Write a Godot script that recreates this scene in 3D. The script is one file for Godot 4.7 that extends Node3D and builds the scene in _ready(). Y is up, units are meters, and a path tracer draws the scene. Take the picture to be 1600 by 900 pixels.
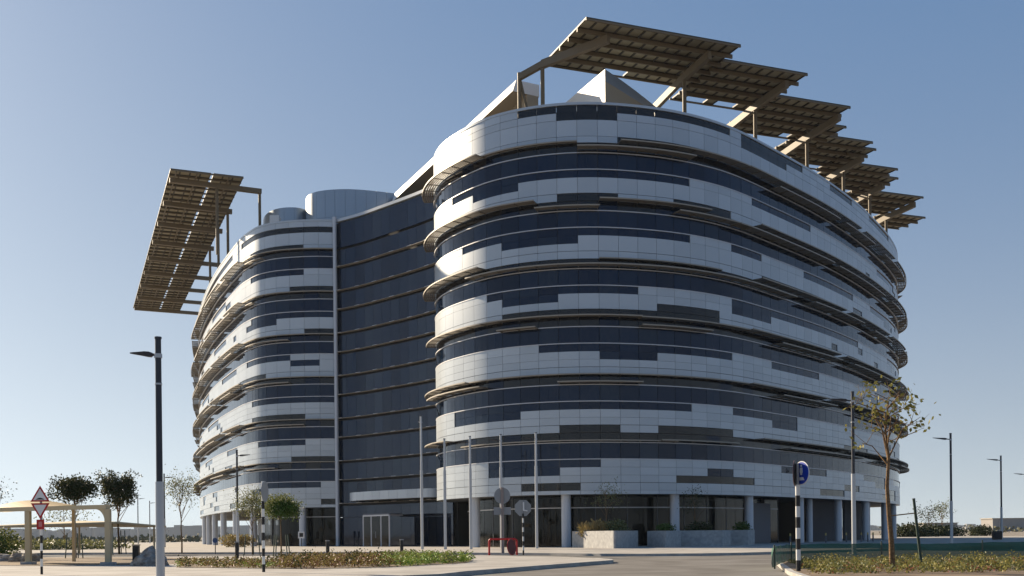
extends Node3D
# An office building of curved wings under solar canopies, seen from across a street.
# Plan coordinates are (across, away) in metres from the camera's foot; y is up.

const FLOOR_TRANSOM := 6.55
const STOREY := 4.23
const BAY := 1.5
const PARAPET := 32.6
const SOFFIT := 4.0

var rng := RandomNumberGenerator.new()
var M := {}
var used := {}

# ------------------------------------------------------------------ mesh building
class MB:
	var v := PackedVector3Array()
	var n := PackedVector3Array()
	func tri(a: Vector3, b: Vector3, c: Vector3) -> void:
		var nn := (c - a).cross(b - a).normalized()
		v.append(a); v.append(b); v.append(c)
		n.append(nn); n.append(nn); n.append(nn)
	func trin(a: Vector3, b: Vector3, c: Vector3, na: Vector3, nb: Vector3, nc: Vector3) -> void:
		v.append(a); v.append(b); v.append(c)
		n.append(na); n.append(nb); n.append(nc)
	func quad(a: Vector3, b: Vector3, c: Vector3, d: Vector3) -> void:
		tri(a, b, c); tri(a, c, d)
	func quadn(a: Vector3, b: Vector3, c: Vector3, d: Vector3, na: Vector3, nb: Vector3, nc: Vector3, nd: Vector3) -> void:
		trin(a, b, c, na, nb, nc); trin(a, c, d, na, nc, nd)
	# a box given by its centre, size and basis
	func box(c: Vector3, s: Vector3, b := Basis.IDENTITY) -> void:
		var x := b.x * s.x * 0.5
		var y := b.y * s.y * 0.5
		var z := b.z * s.z * 0.5
		quad(c - x + y + z, c + x + y + z, c + x - y + z, c - x - y + z)
		quad(c + x + y - z, c - x + y - z, c - x - y - z, c + x - y - z)
		quad(c - x + y - z, c + x + y - z, c + x + y + z, c - x + y + z)
		quad(c - x - y + z, c + x - y + z, c + x - y - z, c - x - y - z)
		quad(c + x + y + z, c + x + y - z, c + x - y - z, c + x - y + z)
		quad(c - x + y - z, c - x + y + z, c - x - y + z, c - x - y - z)
	# a bar of rectangular section from a to b
	func bar(a: Vector3, b: Vector3, w: float, h: float) -> void:
		var z := (b - a).normalized()
		var up := Vector3.UP if absf(z.y) < 0.98 else Vector3.RIGHT
		var x := up.cross(z).normalized()
		box((a + b) * 0.5, Vector3(w, h, a.distance_to(b)), Basis(x, z.cross(x), z))
	# a round tube through points
	func tube(p: Array, r: Array, sides := 8, cap := true) -> void:
		var ring := []
		for i in p.size():
			var d: Vector3
			if i == 0: d = p[1] - p[0]
			elif i == p.size() - 1: d = p[i] - p[i - 1]
			else: d = (p[i + 1] - p[i]).normalized() + (p[i] - p[i - 1]).normalized()
			d = d.normalized()
			var up := Vector3.FORWARD if absf(d.y) > 0.7 else Vector3.UP
			var x := d.cross(up).normalized()
			var y := x.cross(d).normalized()
			var q := []
			for k in sides:
				var t := TAU * k / sides
				var o := x * cos(t) + y * sin(t)
				q.append([p[i] + o * r[i], o])
			ring.append(q)
		for i in p.size() - 1:
			for k in sides:
				var a = ring[i][k]; var b = ring[i][(k + 1) % sides]
				var c = ring[i + 1][(k + 1) % sides]; var e = ring[i + 1][k]
				quadn(a[0], b[0], c[0], e[0], a[1], b[1], c[1], e[1])
		if cap:
			for k in sides:
				tri(p[0], ring[0][(k + 1) % sides][0], ring[0][k][0])
				var m := p.size() - 1
				tri(p[m], ring[m][k][0], ring[m][(k + 1) % sides][0])
	# a flat polygon in plan, pulled up from y0 to y1
	func prism(poly: PackedVector2Array, y0: float, y1: float, top := true, bottom := true) -> void:
		var q := poly
		if Geometry2D.is_polygon_clockwise(q):
			q = q.duplicate(); q.reverse()
		var m := q.size()
		for i in m:
			var a := q[i]; var b := q[(i + 1) % m]
			quad(Vector3(a.x, y1, -a.y), Vector3(b.x, y1, -b.y), Vector3(b.x, y0, -b.y), Vector3(a.x, y0, -a.y))
		var t := Geometry2D.triangulate_polygon(q)
		for i in range(0, t.size(), 3):
			var a := q[t[i]]; var b := q[t[i + 1]]; var c := q[t[i + 2]]
			if (b - a).cross(c - a) < 0.0:
				var s := b; b = c; c = s
			if top: tri(Vector3(a.x, y1, -a.y), Vector3(c.x, y1, -c.y), Vector3(b.x, y1, -b.y))
			if bottom: tri(Vector3(a.x, y0, -a.y), Vector3(b.x, y0, -b.y), Vector3(c.x, y0, -c.y))
	# an upright plate: outline in (x, y), thick along z, placed by a transform
	func plate(outline: PackedVector2Array, z0: float, z1: float, tr := Transform3D.IDENTITY) -> void:
		var q := outline
		if not Geometry2D.is_polygon_clockwise(q):
			q = q.duplicate(); q.reverse()
		var m := q.size()
		for i in m:
			var a := q[i]; var b := q[(i + 1) % m]
			quad(tr * Vector3(a.x, a.y, z1), tr * Vector3(a.x, a.y, z0), tr * Vector3(b.x, b.y, z0), tr * Vector3(b.x, b.y, z1))
		var t := Geometry2D.triangulate_polygon(q)
		for i in range(0, t.size(), 3):
			var a := q[t[i]]; var b := q[t[i + 1]]; var c := q[t[i + 2]]
			if (b - a).cross(c - a) > 0.0:
				var s := b; b = c; c = s
			tri(tr * Vector3(a.x, a.y, z1), tr * Vector3(b.x, b.y, z1), tr * Vector3(c.x, c.y, z1))
			tri(tr * Vector3(a.x, a.y, z0), tr * Vector3(c.x, c.y, z0), tr * Vector3(b.x, b.y, z0))
	func mesh(mat: Material, onto: ArrayMesh = null) -> ArrayMesh:
		var a := []
		a.resize(Mesh.ARRAY_MAX)
		a[Mesh.ARRAY_VERTEX] = v
		a[Mesh.ARRAY_NORMAL] = n
		var am := onto if onto else ArrayMesh.new()
		am.add_surface_from_arrays(Mesh.PRIMITIVE_TRIANGLES, a)
		am.surface_set_material(am.get_surface_count() - 1, mat)
		return am

# a smooth line in plan, measured along its length
class Line:
	var p := PackedVector2Array()
	var s := PackedFloat32Array()
	var length := 0.0
	func _init(c: Array) -> void:
		for i in c.size() - 1:
			var a: Vector2 = c[maxi(i - 1, 0)]; var b: Vector2 = c[i]
			var d: Vector2 = c[i + 1]; var e: Vector2 = c[mini(i + 2, c.size() - 1)]
			for k in 16:
				var t := k / 16.0
				p.append(0.5 * (2.0 * b + (d - a) * t + (2.0 * a - 5.0 * b + 4.0 * d - e) * t * t + (3.0 * b - a - 3.0 * d + e) * t * t * t))
		p.append(c[c.size() - 1])
		s.append(0.0)
		for i in range(1, p.size()):
			length += p[i].distance_to(p[i - 1])
			s.append(length)
	func seg(x: float) -> int:
		return clampi(s.bsearch(x) - 1, 0, p.size() - 2)
	func at(x: float) -> Vector2:
		var i := seg(x)
		return p[i].lerp(p[i + 1], (x - s[i]) / (s[i + 1] - s[i]))
	func out(x: float) -> Vector2:
		var t := (at(x + 0.4) - at(x - 0.4)).normalized()
		return Vector2(t.y, -t.x)
	func pt(x: float, off: float, y: float) -> Vector3:
		var q := at(x) + out(x) * off
		return Vector3(q.x, y, -q.y)
	func nor(x: float) -> Vector3:
		var q := out(x)
		return Vector3(q.x, 0, -q.y)

# a piece that follows the line from s0 to s1, from y0 to y1, from off0 (back) to off1 (front)
func strip(mb: MB, l: Line, s0: float, s1: float, y0: float, y1: float, off0: float, off1: float, seg := 1, lean := Vector2.ZERO) -> void:
	var f := []
	for i in seg + 1:
		var x := lerpf(s0, s1, float(i) / seg)
		var w := lean.x * (float(i) / seg - 0.5)
		f.append([l.pt(x, off1 + w + lean.y, y1), l.pt(x, off1 + w - lean.y, y0), l.pt(x, off0, y1), l.pt(x, off0, y0), l.nor(x)])
	for i in seg:
		var a = f[i]; var b = f[i + 1]
		if lean == Vector2.ZERO: mb.quadn(a[0], b[0], b[1], a[1], a[4], b[4], b[4], a[4])
		else: mb.quad(a[0], b[0], b[1], a[1])
		mb.quad(a[2], b[2], b[0], a[0])
		mb.quad(a[1], b[1], b[3], a[3])
	mb.quad(f[0][2], f[0][0], f[0][1], f[0][3])
	mb.quad(f[seg][0], f[seg][2], f[seg][3], f[seg][1])

# ------------------------------------------------------------------ naming
func numbered(called: String) -> String:
	used[called] = used.get(called, 0) + 1
	return called if used[called] == 1 else "%s_%03d" % [called, used[called] - 1]

func tag(o: Node3D, label: String, category: String, group := "", kind := "") -> void:
	if label: o.set_meta("label", label)
	if category: o.set_meta("category", category)
	if group: o.set_meta("group", group)
	if kind: o.set_meta("kind", kind)

func thing(called: String, at: Vector3, label: String, category: String, group := "") -> Node3D:
	var o := Node3D.new()
	o.name = numbered(called)
	add_child(o)
	o.position = at
	tag(o, label, category, group)
	return o

# one mesh under a parent; shape given in world coordinates, kept relative to the parent's place
func part(called: String, mb: MB, mat: Material, parent: Node3D, local := false) -> MeshInstance3D:
	var o := MeshInstance3D.new()
	o.name = called
	if not local and parent != self:
		var inv := parent.global_transform.affine_inverse()
		for i in mb.v.size():
			mb.v[i] = inv * mb.v[i]
			mb.n[i] = inv.basis * mb.n[i]
	o.mesh = mb.mesh(mat)
	parent.add_child(o, true)
	return o

func setting(called: String, mb: MB, mat: Material) -> MeshInstance3D:
	var o := part(numbered(called), mb, mat, self)
	o.set_meta("kind", "structure")
	return o

func single(called: String, mb: MB, mat: Material, label: String, category: String, group := "", kind := "") -> MeshInstance3D:
	var o := part(numbered(called), mb, mat, self)
	tag(o, label, category, group, kind)
	return o

func W(x: float, y: float, away: float) -> Vector3:
	return Vector3(x, y, -away)

func poly(a: Array) -> PackedVector2Array:
	var q := PackedVector2Array()
	for e in a: q.append(Vector2(e[0], e[1]))
	return q

func line(a: Array) -> Line:
	var q := []
	for e in a: q.append(Vector2(e[0], e[1]))
	return Line.new(q)

# ------------------------------------------------------------------ materials
func noise_image(sd: int, freq: float, c0: Color, c1: Color, size := 256, oct := 4, contrast := 1.0) -> ImageTexture:
	var f := FastNoiseLite.new()
	f.seed = sd; f.frequency = freq; f.fractal_octaves = oct
	f.noise_type = FastNoiseLite.TYPE_SIMPLEX_SMOOTH
	var im := f.get_seamless_image(size, size)
	var outp := Image.create(size, size, false, Image.FORMAT_RGB8)
	for y in size:
		for x in size:
			var t := clampf((im.get_pixel(x, y).r - 0.5) * contrast + 0.5, 0.0, 1.0)
			outp.set_pixel(x, y, c0.lerp(c1, t))
	return ImageTexture.create_from_image(outp)

func mat(c: Color, rough := 0.7, metal := 0.0, spec := 0.5) -> StandardMaterial3D:
	var m := StandardMaterial3D.new()
	m.albedo_color = c; m.roughness = rough; m.metallic = metal; m.metallic_specular = spec
	return m

func ground_mat(sd: int, c0: Color, c1: Color, metres: float, rough := 0.9, freq := 0.012, oct := 5, contrast := 1.6) -> StandardMaterial3D:
	var m := mat(Color.WHITE, rough, 0.0, 0.3)
	m.albedo_texture = noise_image(sd, freq, c0, c1, 256, oct, contrast)
	m.uv1_triplanar = true; m.uv1_world_triplanar = true
	m.uv1_scale = Vector3.ONE / metres
	return m

func leaf_mat(c: Color, back := 0.35) -> StandardMaterial3D:
	var m := mat(c, 0.6, 0.0, 0.3)
	m.backlight_enabled = true
	m.backlight = Color(back, back, back * 0.6)
	m.cull_mode = BaseMaterial3D.CULL_DISABLED
	return m

func make_materials() -> void:
	for i in 4:
		var k := [0.0, 0.012, -0.012, 0.022][i] as float
		M["clad%d" % i] = mat(Color(0.70 + k, 0.73 + k, 0.755 + k), 0.32, 0.25)
	for i in 4:
		var g := [Color(0.095, 0.145, 0.225), Color(0.11, 0.165, 0.245), Color(0.08, 0.125, 0.20), Color(0.14, 0.185, 0.25)][i] as Color
		M["glass%d" % i] = mat(g, 0.04, 0.45, 0.5)
	M.dark = mat(Color(0.085, 0.08, 0.095), 0.12, 0.0, 0.5)
	M.backing = mat(Color(0.30, 0.31, 0.33), 0.7)
	M.transom = mat(Color(0.78, 0.78, 0.79), 0.45, 0.4)
	M.fin = mat(Color(0.60, 0.57, 0.52), 0.5, 0.25)
	M.shaded_blade = mat(Color(0.42, 0.39, 0.345), 0.6)  # same metal as the fin, shade of the undersides put into the colour
	M.roof = ground_mat(5, Color(0.55, 0.53, 0.5), Color(0.66, 0.64, 0.6), 6.0)
	M.steel = mat(Color(0.43, 0.375, 0.285), 0.6)
	M.backsheet = mat(Color(0.60, 0.56, 0.46), 0.6)
	M.module_frame = mat(Color(0.24, 0.21, 0.16), 0.6)
	M.cell = mat(Color(0.05, 0.07, 0.13), 0.1, 0.0, 0.7)
	M.white = mat(Color(0.90, 0.89, 0.87), 0.5)
	M.render_tan = mat(Color(0.62, 0.57, 0.49), 0.8)
	M.plant_metal = mat(Color(0.62, 0.66, 0.70), 0.32, 0.6)
	M.column = mat(Color(0.74, 0.76, 0.79), 0.42, 0.25)
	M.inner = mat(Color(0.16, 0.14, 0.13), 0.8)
	M.inner_warm = mat(Color(0.50, 0.30, 0.14), 0.7)
	M.louvre = mat(Color(0.38, 0.39, 0.42), 0.55, 0.2)
	var pane := mat(Color(0.05, 0.06, 0.065, 0.8), 0.04, 0.0, 0.35)
	pane.transparency = BaseMaterial3D.TRANSPARENCY_ALPHA
	M.pane = pane
	M.pole_light = mat(Color(0.72, 0.73, 0.74), 0.4, 0.4)
	M.pole_dark = mat(Color(0.20, 0.21, 0.24), 0.45, 0.2)
	M.black = mat(Color(0.07, 0.07, 0.08), 0.5)
	M.band_white = mat(Color(0.86, 0.86, 0.84), 0.5)
	M.red = mat(Color(0.68, 0.10, 0.10), 0.45)
	M.sign_white = mat(Color(0.85, 0.85, 0.85), 0.5)
	M.sign_back = mat(Color(0.56, 0.57, 0.58), 0.45, 0.3)
	M.sign_blue = mat(Color(0.10, 0.24, 0.66), 0.45)
	M.beige = mat(Color(0.76, 0.69, 0.55), 0.7)
	M.fabric = leaf_mat(Color(0.64, 0.55, 0.39), 0.4)
	M.rock = ground_mat(31, Color(0.42, 0.39, 0.36), Color(0.70, 0.68, 0.65), 1.4, 0.9, 0.02)
	M.concrete = ground_mat(33, Color(0.60, 0.60, 0.60), Color(0.72, 0.72, 0.71), 2.2, 0.8, 0.02)
	M.sand = ground_mat(7, Color(0.49, 0.455, 0.405), Color(0.60, 0.565, 0.51), 30.0)
	M.soil = ground_mat(8, Color(0.41, 0.355, 0.295), Color(0.55, 0.485, 0.41), 7.0)
	M.asphalt = ground_mat(9, Color(0.41, 0.395, 0.375), Color(0.49, 0.475, 0.455), 9.0)
	M.darker_asphalt = ground_mat(14, Color(0.29, 0.29, 0.30), Color(0.36, 0.36, 0.365), 9.0)  # darker tone than the road, laid on the side lane
	M.paving = ground_mat(10, Color(0.60, 0.58, 0.55), Color(0.70, 0.68, 0.65), 8.0)
	M.kerb = ground_mat(11, Color(0.62, 0.61, 0.59), Color(0.72, 0.71, 0.69), 3.0)
	M.bark = ground_mat(12, Color(0.36, 0.28, 0.20), Color(0.56, 0.46, 0.34), 0.6, 0.9, 0.03)
	M.stake = mat(Color(0.24, 0.30, 0.26), 0.7)
	M.wood = mat(Color(0.60, 0.42, 0.24), 0.8)
	M.leaf_dark = leaf_mat(Color(0.145, 0.20, 0.10), 0.2)
	M.leaf_mid = leaf_mat(Color(0.18, 0.31, 0.08))
	M.leaf_grey = leaf_mat(Color(0.36, 0.38, 0.25))
	M.leaf_bright = leaf_mat(Color(0.38, 0.54, 0.10))
	M.leaf_yellow = leaf_mat(Color(0.44, 0.41, 0.16))
	M.leaf_dry = leaf_mat(Color(0.62, 0.52, 0.34))
	M.leaf_red = leaf_mat(Color(0.42, 0.15, 0.11))
	var net := mat(Color(0.07, 0.34, 0.26, 0.86), 0.75)
	net.transparency = BaseMaterial3D.TRANSPARENCY_ALPHA
	net.cull_mode = BaseMaterial3D.CULL_DISABLED
	M.net = net
	M.far = mat(Color(0.55, 0.54, 0.53), 0.9)
	M.far_green = mat(Color(0.38, 0.38, 0.29), 0.95)

# ------------------------------------------------------------------ sky, sun, camera
const SUN_TURN := 47.0      # degrees left of straight ahead
const SUN_UP := 24.0

func make_sky() -> Sky:
	var w := 512; var h := 256
	var im := Image.create(w, h, false, Image.FORMAT_RGBF)
	var st := deg_to_rad(SUN_TURN); var se := deg_to_rad(SUN_UP)
	var sun := Vector3(-sin(st) * cos(se), sin(se), -cos(st) * cos(se))
	var zen := Vector3(0.05, 0.145, 0.325)
	var hor := Vector3(0.405, 0.455, 0.475)
	for y in h:
		var el := PI * (0.5 - (y + 0.5) / h)
		for x in w:
			var az := TAU * (x + 0.5) / w
			var d := Vector3(sin(az) * cos(el), sin(el), -cos(az) * cos(el))
			var g := rad_to_deg(d.angle_to(sun))
			var e := rad_to_deg(maxf(el, 0.0))
			var a := exp(-e / 12.0)
			var haze := 1.0 + 1.9 * exp(-g / 34.0)
			var c := zen.lerp(hor * haze, a)
			c += Vector3(0.60, 0.54, 0.46) * exp(-g / 14.0) + Vector3(0.055, 0.055, 0.05) * exp(-g / 45.0)
			im.set_pixel(x, y, Color(c.x, c.y, c.z))
	var pm := PanoramaSkyMaterial.new()
	pm.panorama = ImageTexture.create_from_image(im)
	var s := Sky.new()
	s.sky_material = pm
	return s

func camera_and_light() -> void:
	var cam := Camera3D.new()
	cam.name = "camera"
	add_child(cam)
	cam.position = Vector3(0, 1.15, 0)
	cam.rotation_degrees = Vector3(0, 0, -0.6)
	cam.near = 0.1
	cam.far = 6000.0
	cam.projection = Camera3D.PROJECTION_FRUSTUM
	cam.size = cam.near * 900.0 / 1680.0
	cam.frustum_offset = Vector2(0, cam.near * 384.0 / 1680.0)
	cam.current = true
	var env := Environment.new()
	env.background_mode = Environment.BG_SKY
	env.sky = make_sky()
	env.background_energy_multiplier = 0.6
	env.tonemap_mode = Environment.TONE_MAPPER_LINEAR
	env.tonemap_exposure = 2.0
	env.fog_enabled = true
	env.fog_density = 0.0001
	env.fog_light_color = Color(0.80, 0.85, 0.90)
	env.sdfgi_enabled = true
	env.ssao_enabled = true
	env.ssil_enabled = true
	var we := WorldEnvironment.new()
	we.name = "world_environment"
	we.environment = env
	add_child(we)
	var sun := DirectionalLight3D.new()
	sun.name = "sun"
	add_child(sun)
	sun.rotation_degrees = Vector3(-SUN_UP, 180.0 + SUN_TURN, 0)
	sun.light_energy = 1.6
	sun.light_color = Color(1.0, 0.92, 0.80)
	sun.light_angular_distance = 0.5
	sun.shadow_enabled = true

# ------------------------------------------------------------------ ground
func kerbed(called: String, pts: Array, y: float, m: Material) -> void:
	var q := poly(pts)
	var mb := MB.new()
	mb.prism(q, -0.05, y, true, false)
	var o := setting(called, mb, m)
	# a kerb of stones 1 m long along the edge, a touch proud of the slab
	var inner: Array = Geometry2D.offset_polygon(q, -0.16)
	var kb := MB.new()
	var p := q
	if Geometry2D.is_polygon_clockwise(p):
		p = p.duplicate(); p.reverse()
	for i in p.size():
		var a := p[i]; var b := p[(i + 1) % p.size()]
		var dd := (b - a).normalized()
		var nn := Vector2(-dd.y, dd.x)
		var len := a.distance_to(b)
		var k := maxi(1, int(len / 1.0))
		for j in k:
			var c0 := a + dd * (len * j / k + 0.006)
			var c1 := a + dd * (len * (j + 1) / k - 0.006)
			var e := poly([[c0.x - nn.x * 0.02, c0.y - nn.y * 0.02], [c1.x - nn.x * 0.02, c1.y - nn.y * 0.02], [c1.x + nn.x * 0.14, c1.y + nn.y * 0.14], [c0.x + nn.x * 0.14, c0.y + nn.y * 0.14]])
			kb.prism(e, -0.04, y + 0.006, true, false)
	var ko := part("kerb", kb, M.kerb, o)
	ko.set_meta("kind", "stuff")

func build_ground() -> void:
	var mb := MB.new()
	mb.quad(W(-3000, -0.03, 3000), W(3000, -0.03, 3000), W(3000, -0.03, -600), W(-3000, -0.03, -600))
	setting("ground", mb, M.sand)
	mb = MB.new()
	mb.prism(poly([[-80, 88], [-24, 73], [-5, 64], [3, 58], [14, 56], [34, 72], [62, 100], [110, 160], [130, 150], [90, 80], [75, 12], [75, -30], [-80, -30], [-80, 20]]), -0.06, 0.0, true, false)
	setting("road", mb, M.asphalt)
	mb = MB.new()
	mb.prism(poly([[-80, 86], [-24, 72.5], [-5, 63], [1, 57], [-1.5, 52.5], [-8, 55.9], [-16, 57.4], [-28, 62.4], [-80, 74.4]]), -0.04, 0.004, true, false)
	setting("side_lane", mb, M.darker_asphalt)
	kerbed("pavement", [[-80, 22], [-5, 25], [-1.9, 28], [-1.26, 30.06], [1.0, 34.8], [3.3, 39.4], [3.8, 40.6], [3.85, 42], [3.5, 43.6], [1.7, 47.6], [-1.5, 52], [-8, 55.5], [-16, 57], [-28, 62], [-80, 74]], 0.12, M.paving)
	kerbed("pavement", [[-90, 95], [-30, 76.5], [-24.1, 73.6], [-14, 69], [-6.1, 63.7], [0, 57.8], [2, 55.8], [4.4, 52.9], [6.5, 51.6], [9, 51.2], [11, 51.8], [13.3, 53.5], [30, 67], [52, 92], [66, 130], [70, 215], [-110, 225]], 0.12, M.paving)
	mb = MB.new()
	mb.prism(poly([[-70, 66], [-28, 60], [-20, 57], [-14.5, 52], [-12.4, 41.5], [-14, 40.2], [-18, 41], [-24, 44], [-70, 52]]), 0.10, 0.126, true, false)
	setting("garden_ground", mb, M.soil)
	kerbed("verge", [[6.6, 24], [7.2, 28], [9.0, 36.6], [9.8, 38.4], [12, 39.2], [40, 41], [70, 41], [70, 10], [6.4, 10]], 0.1, M.soil)

# ------------------------------------------------------------------ the building
var pieces := []     # facade pieces waiting to be sorted by how large they show
var building: Node3D

func piece(kind: String, owner_: Node3D, l: Line, s0: float, s1: float, y0: float, y1: float, o0: float, o1: float, m: String) -> void:
	var c := l.pt((s0 + s1) * 0.5, o1, (y0 + y1) * 0.5)
	var to := -c
	to.y = 0.0
	var face := maxf(l.nor((s0 + s1) * 0.5).dot(to.normalized()), 0.0)
	var score := face * (s1 - s0) * (y1 - y0) / maxf(to.length_squared(), 1.0)
	pieces.append([score, kind, owner_, l, s0, s1, y0, y1, o0, o1, m])

func in_runs(runs: Array, b: int) -> bool:
	for r in runs:
		if b >= r[0] and b < r[1]: return true
	return false

func random_runs(from: int, to: int, gap0: int, gap1: int, len0: int, len1: int) -> Array:
	var r := []
	var b := from + rng.randi_range(0, gap1)
	while b < to:
		var k := rng.randi_range(len0, len1)
		r.append([b, mini(b + k, to)])
		b += k + rng.randi_range(gap0, gap1)
	return r

# shades: blades, a front bar and brackets, running along the wall
func sunshade(owner_: Node3D, l: Line, s0: float, s1: float, y: float, deep: float, blades: int) -> void:
	var mb := MB.new()
	var seg := maxi(1, int((s1 - s0) / 0.75))
	var pitch := deep / blades
	for i in blades:
		var o := 0.06 + pitch * i
		strip(mb, l, s0 + 0.02, s1 - 0.02, y - 0.012, y + 0.018, o, o + pitch * 0.74, seg)
	var n := maxi(1, int(round((s1 - s0) / BAY)))
	for i in n + 1:
		var s := clampf(lerpf(s0, s1, float(i) / n), s0 + 0.05, s1 - 0.05)
		strip(mb, l, s - 0.025, s + 0.025, y - 0.07, y - 0.015, -0.06, deep + 0.05, 1)
	var o := part("sunshade", mb, M.shaded_blade, owner_)
	mb = MB.new()
	strip(mb, l, s0, s1, y - 0.045, y + 0.045, deep + 0.04, deep + 0.10, seg)
	part("front_bar", mb, M.fin, o)

func clad() -> String:
	return "clad%d" % (rng.randi() % 4)

func pane() -> String:
	return "glass%d" % ([0, 0, 1, 1, 2, 3][rng.randi() % 6])

# one wing's curved facade: rows of glass and cladding, storey by storey
func facade(wing: Node3D, l: Line, off: float, n: int, holes: Dictionary, shades: Array) -> void:
	var g := 0.018
	for b in n:
		var s0 := off + b * BAY
		var s1 := s0 + BAY
		for k in 6:
			var t := FLOOR_TRANSOM + STOREY * k
			piece("window_pane", wing, l, s0 + g, s1 - g, t + 0.035, t + 1.20, -0.14, -0.05, pane())
			piece("spandrel_pane", wing, l, s0 + g, s1 - g, t + 1.235, t + 1.90, -0.16, -0.09, "dark" if rng.randf() < 0.75 else "glass2")
			var edges := [0.035, 0.60, 1.19, 1.75, 2.30]
			var tall: bool = k > 2 and not in_runs(holes.get("%d2" % k, []), b) and not in_runs(holes.get("%d3" % k, []), b)
			for r in 4:
				var y1: float = t - edges[r]
				var y0: float = t - edges[r + 1] + (0.032 if r == 2 else 0.014)
				if tall and r == 1:
					y0 = t - edges[3] + 0.032
				elif tall and r == 2:
					continue
				if in_runs(holes.get("%d%d" % [k, r + 1], []), b):
					piece("window_pane" if r < 2 else "spandrel_pane", wing, l, s0 + g, s1 - g, y0, y1, -0.15, -0.06, pane() if r < 2 else "dark")
				else:
					piece("cladding_panel", wing, l, s0 + 0.011, s1 - 0.011, y0, y1, -0.10, 0.0, clad())
		var yy := [29.63, 30.10, 31.30, 31.85, 32.40]
		for r in 4:
			if in_runs(holes.get("p%d" % r, []), b):
				piece("spandrel_pane", wing, l, s0 + g, s1 - g, yy[r] + 0.016, yy[r + 1], -0.15, -0.06, "dark")
			else:
				piece("cladding_panel", wing, l, s0 + 0.011, s1 - 0.011, yy[r] + 0.024, yy[r + 1], -0.10, 0.0, clad())
		piece("fascia_panel", wing, l, s0 + 0.011, s1 - 0.011, SOFFIT - 0.02, 4.25, -0.5, 0.01, clad())
	var e0 := off; var e1 := off + n * BAY
	for k in 6:
		var t := FLOOR_TRANSOM + STOREY * k
		for y in [t, t + 1.215]:
			var mb := MB.new()
			strip(mb, l, e0, e1, y - 0.03, y + 0.03, -0.16, 0.03, n * 2)
			part("transom", mb, M.transom, wing)
	var cap := MB.new()
	strip(cap, l, e0, e1, 32.415, PARAPET, -0.45, 0.03, n * 2)
	part("parapet_cap", cap, M.clad0, wing)
	for r in shades:
		sunshade(wing, l, off + r[1] * BAY, off + r[2] * BAY, FLOOR_TRANSOM + STOREY * r[0] + r[3], r[4], 5 if r[4] > 0.6 else 3)

func settle_pieces() -> void:
	pieces.sort_custom(func(a, b): return a[0] > b[0])
	var count := {}
	var merged := {}
	for p in pieces:
		var kind: String = p[1]
		count[kind] = count.get(kind, 0) + 1
		var l: Line = p[3]
		var bend: float = l.out(p[4]).angle_to(l.out(p[5]))
		var glassy: bool = p[10].begins_with("glass")
		var seg := 1 if absf(bend) < 0.03 else (4 if kind == "cladding_panel" else 2)
		if glassy: seg = 1 if absf(bend) < 0.06 else 2
		var lean := Vector2(rng.randf_range(-1, 1) * 0.006, rng.randf_range(-1, 1) * 0.0025) if glassy else Vector2.ZERO
		if count[kind] <= 300:
			var mb := MB.new()
			strip(mb, l, p[4], p[5], p[6], p[7], p[8], p[9], seg, lean)
			part(kind, mb, M[p[10]], p[2])
		else:
			var key := [p[2], kind, p[10]]
			if not merged.has(key): merged[key] = MB.new()
			strip(merged[key], l, p[4], p[5], p[6], p[7], p[8], p[9], seg, lean)
	var names := {"window_pane": "glazing", "cladding_panel": "cladding", "spandrel_pane": "spandrel_glazing", "fascia_panel": "fascia", "storefront_pane": "storefront_glazing"}
	for key in merged:
		var o := part(names.get(key[1], key[1]), merged[key], M[key[2]], key[0])
		o.set_meta("kind", "stuff")
	pieces.clear()

func offset_line(l: Line, s0: float, s1: float, step: float, off: float) -> Array:
	var r := []
	var n := int((s1 - s0) / step)
	for i in n + 1:
		var q := l.at(s0 + step * i) + l.out(s0 + step * i) * off
		r.append([q.x, q.y])
	return r

func round_column(owner_: Node3D, at: Vector2, r: float, y1: float) -> void:
	var mb := MB.new()
	mb.tube([W(at.x, 0.1, at.y), W(at.x, 1.98, at.y)], [r, r], 20, false)
	mb.tube([W(at.x, 1.98, at.y), W(at.x, 2.0, at.y)], [r - 0.015, r - 0.015], 20, false)
	mb.tube([W(at.x, 2.0, at.y), W(at.x, y1, at.y)], [r, r], 20, false)
	part("column", mb, M.column, owner_)

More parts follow.
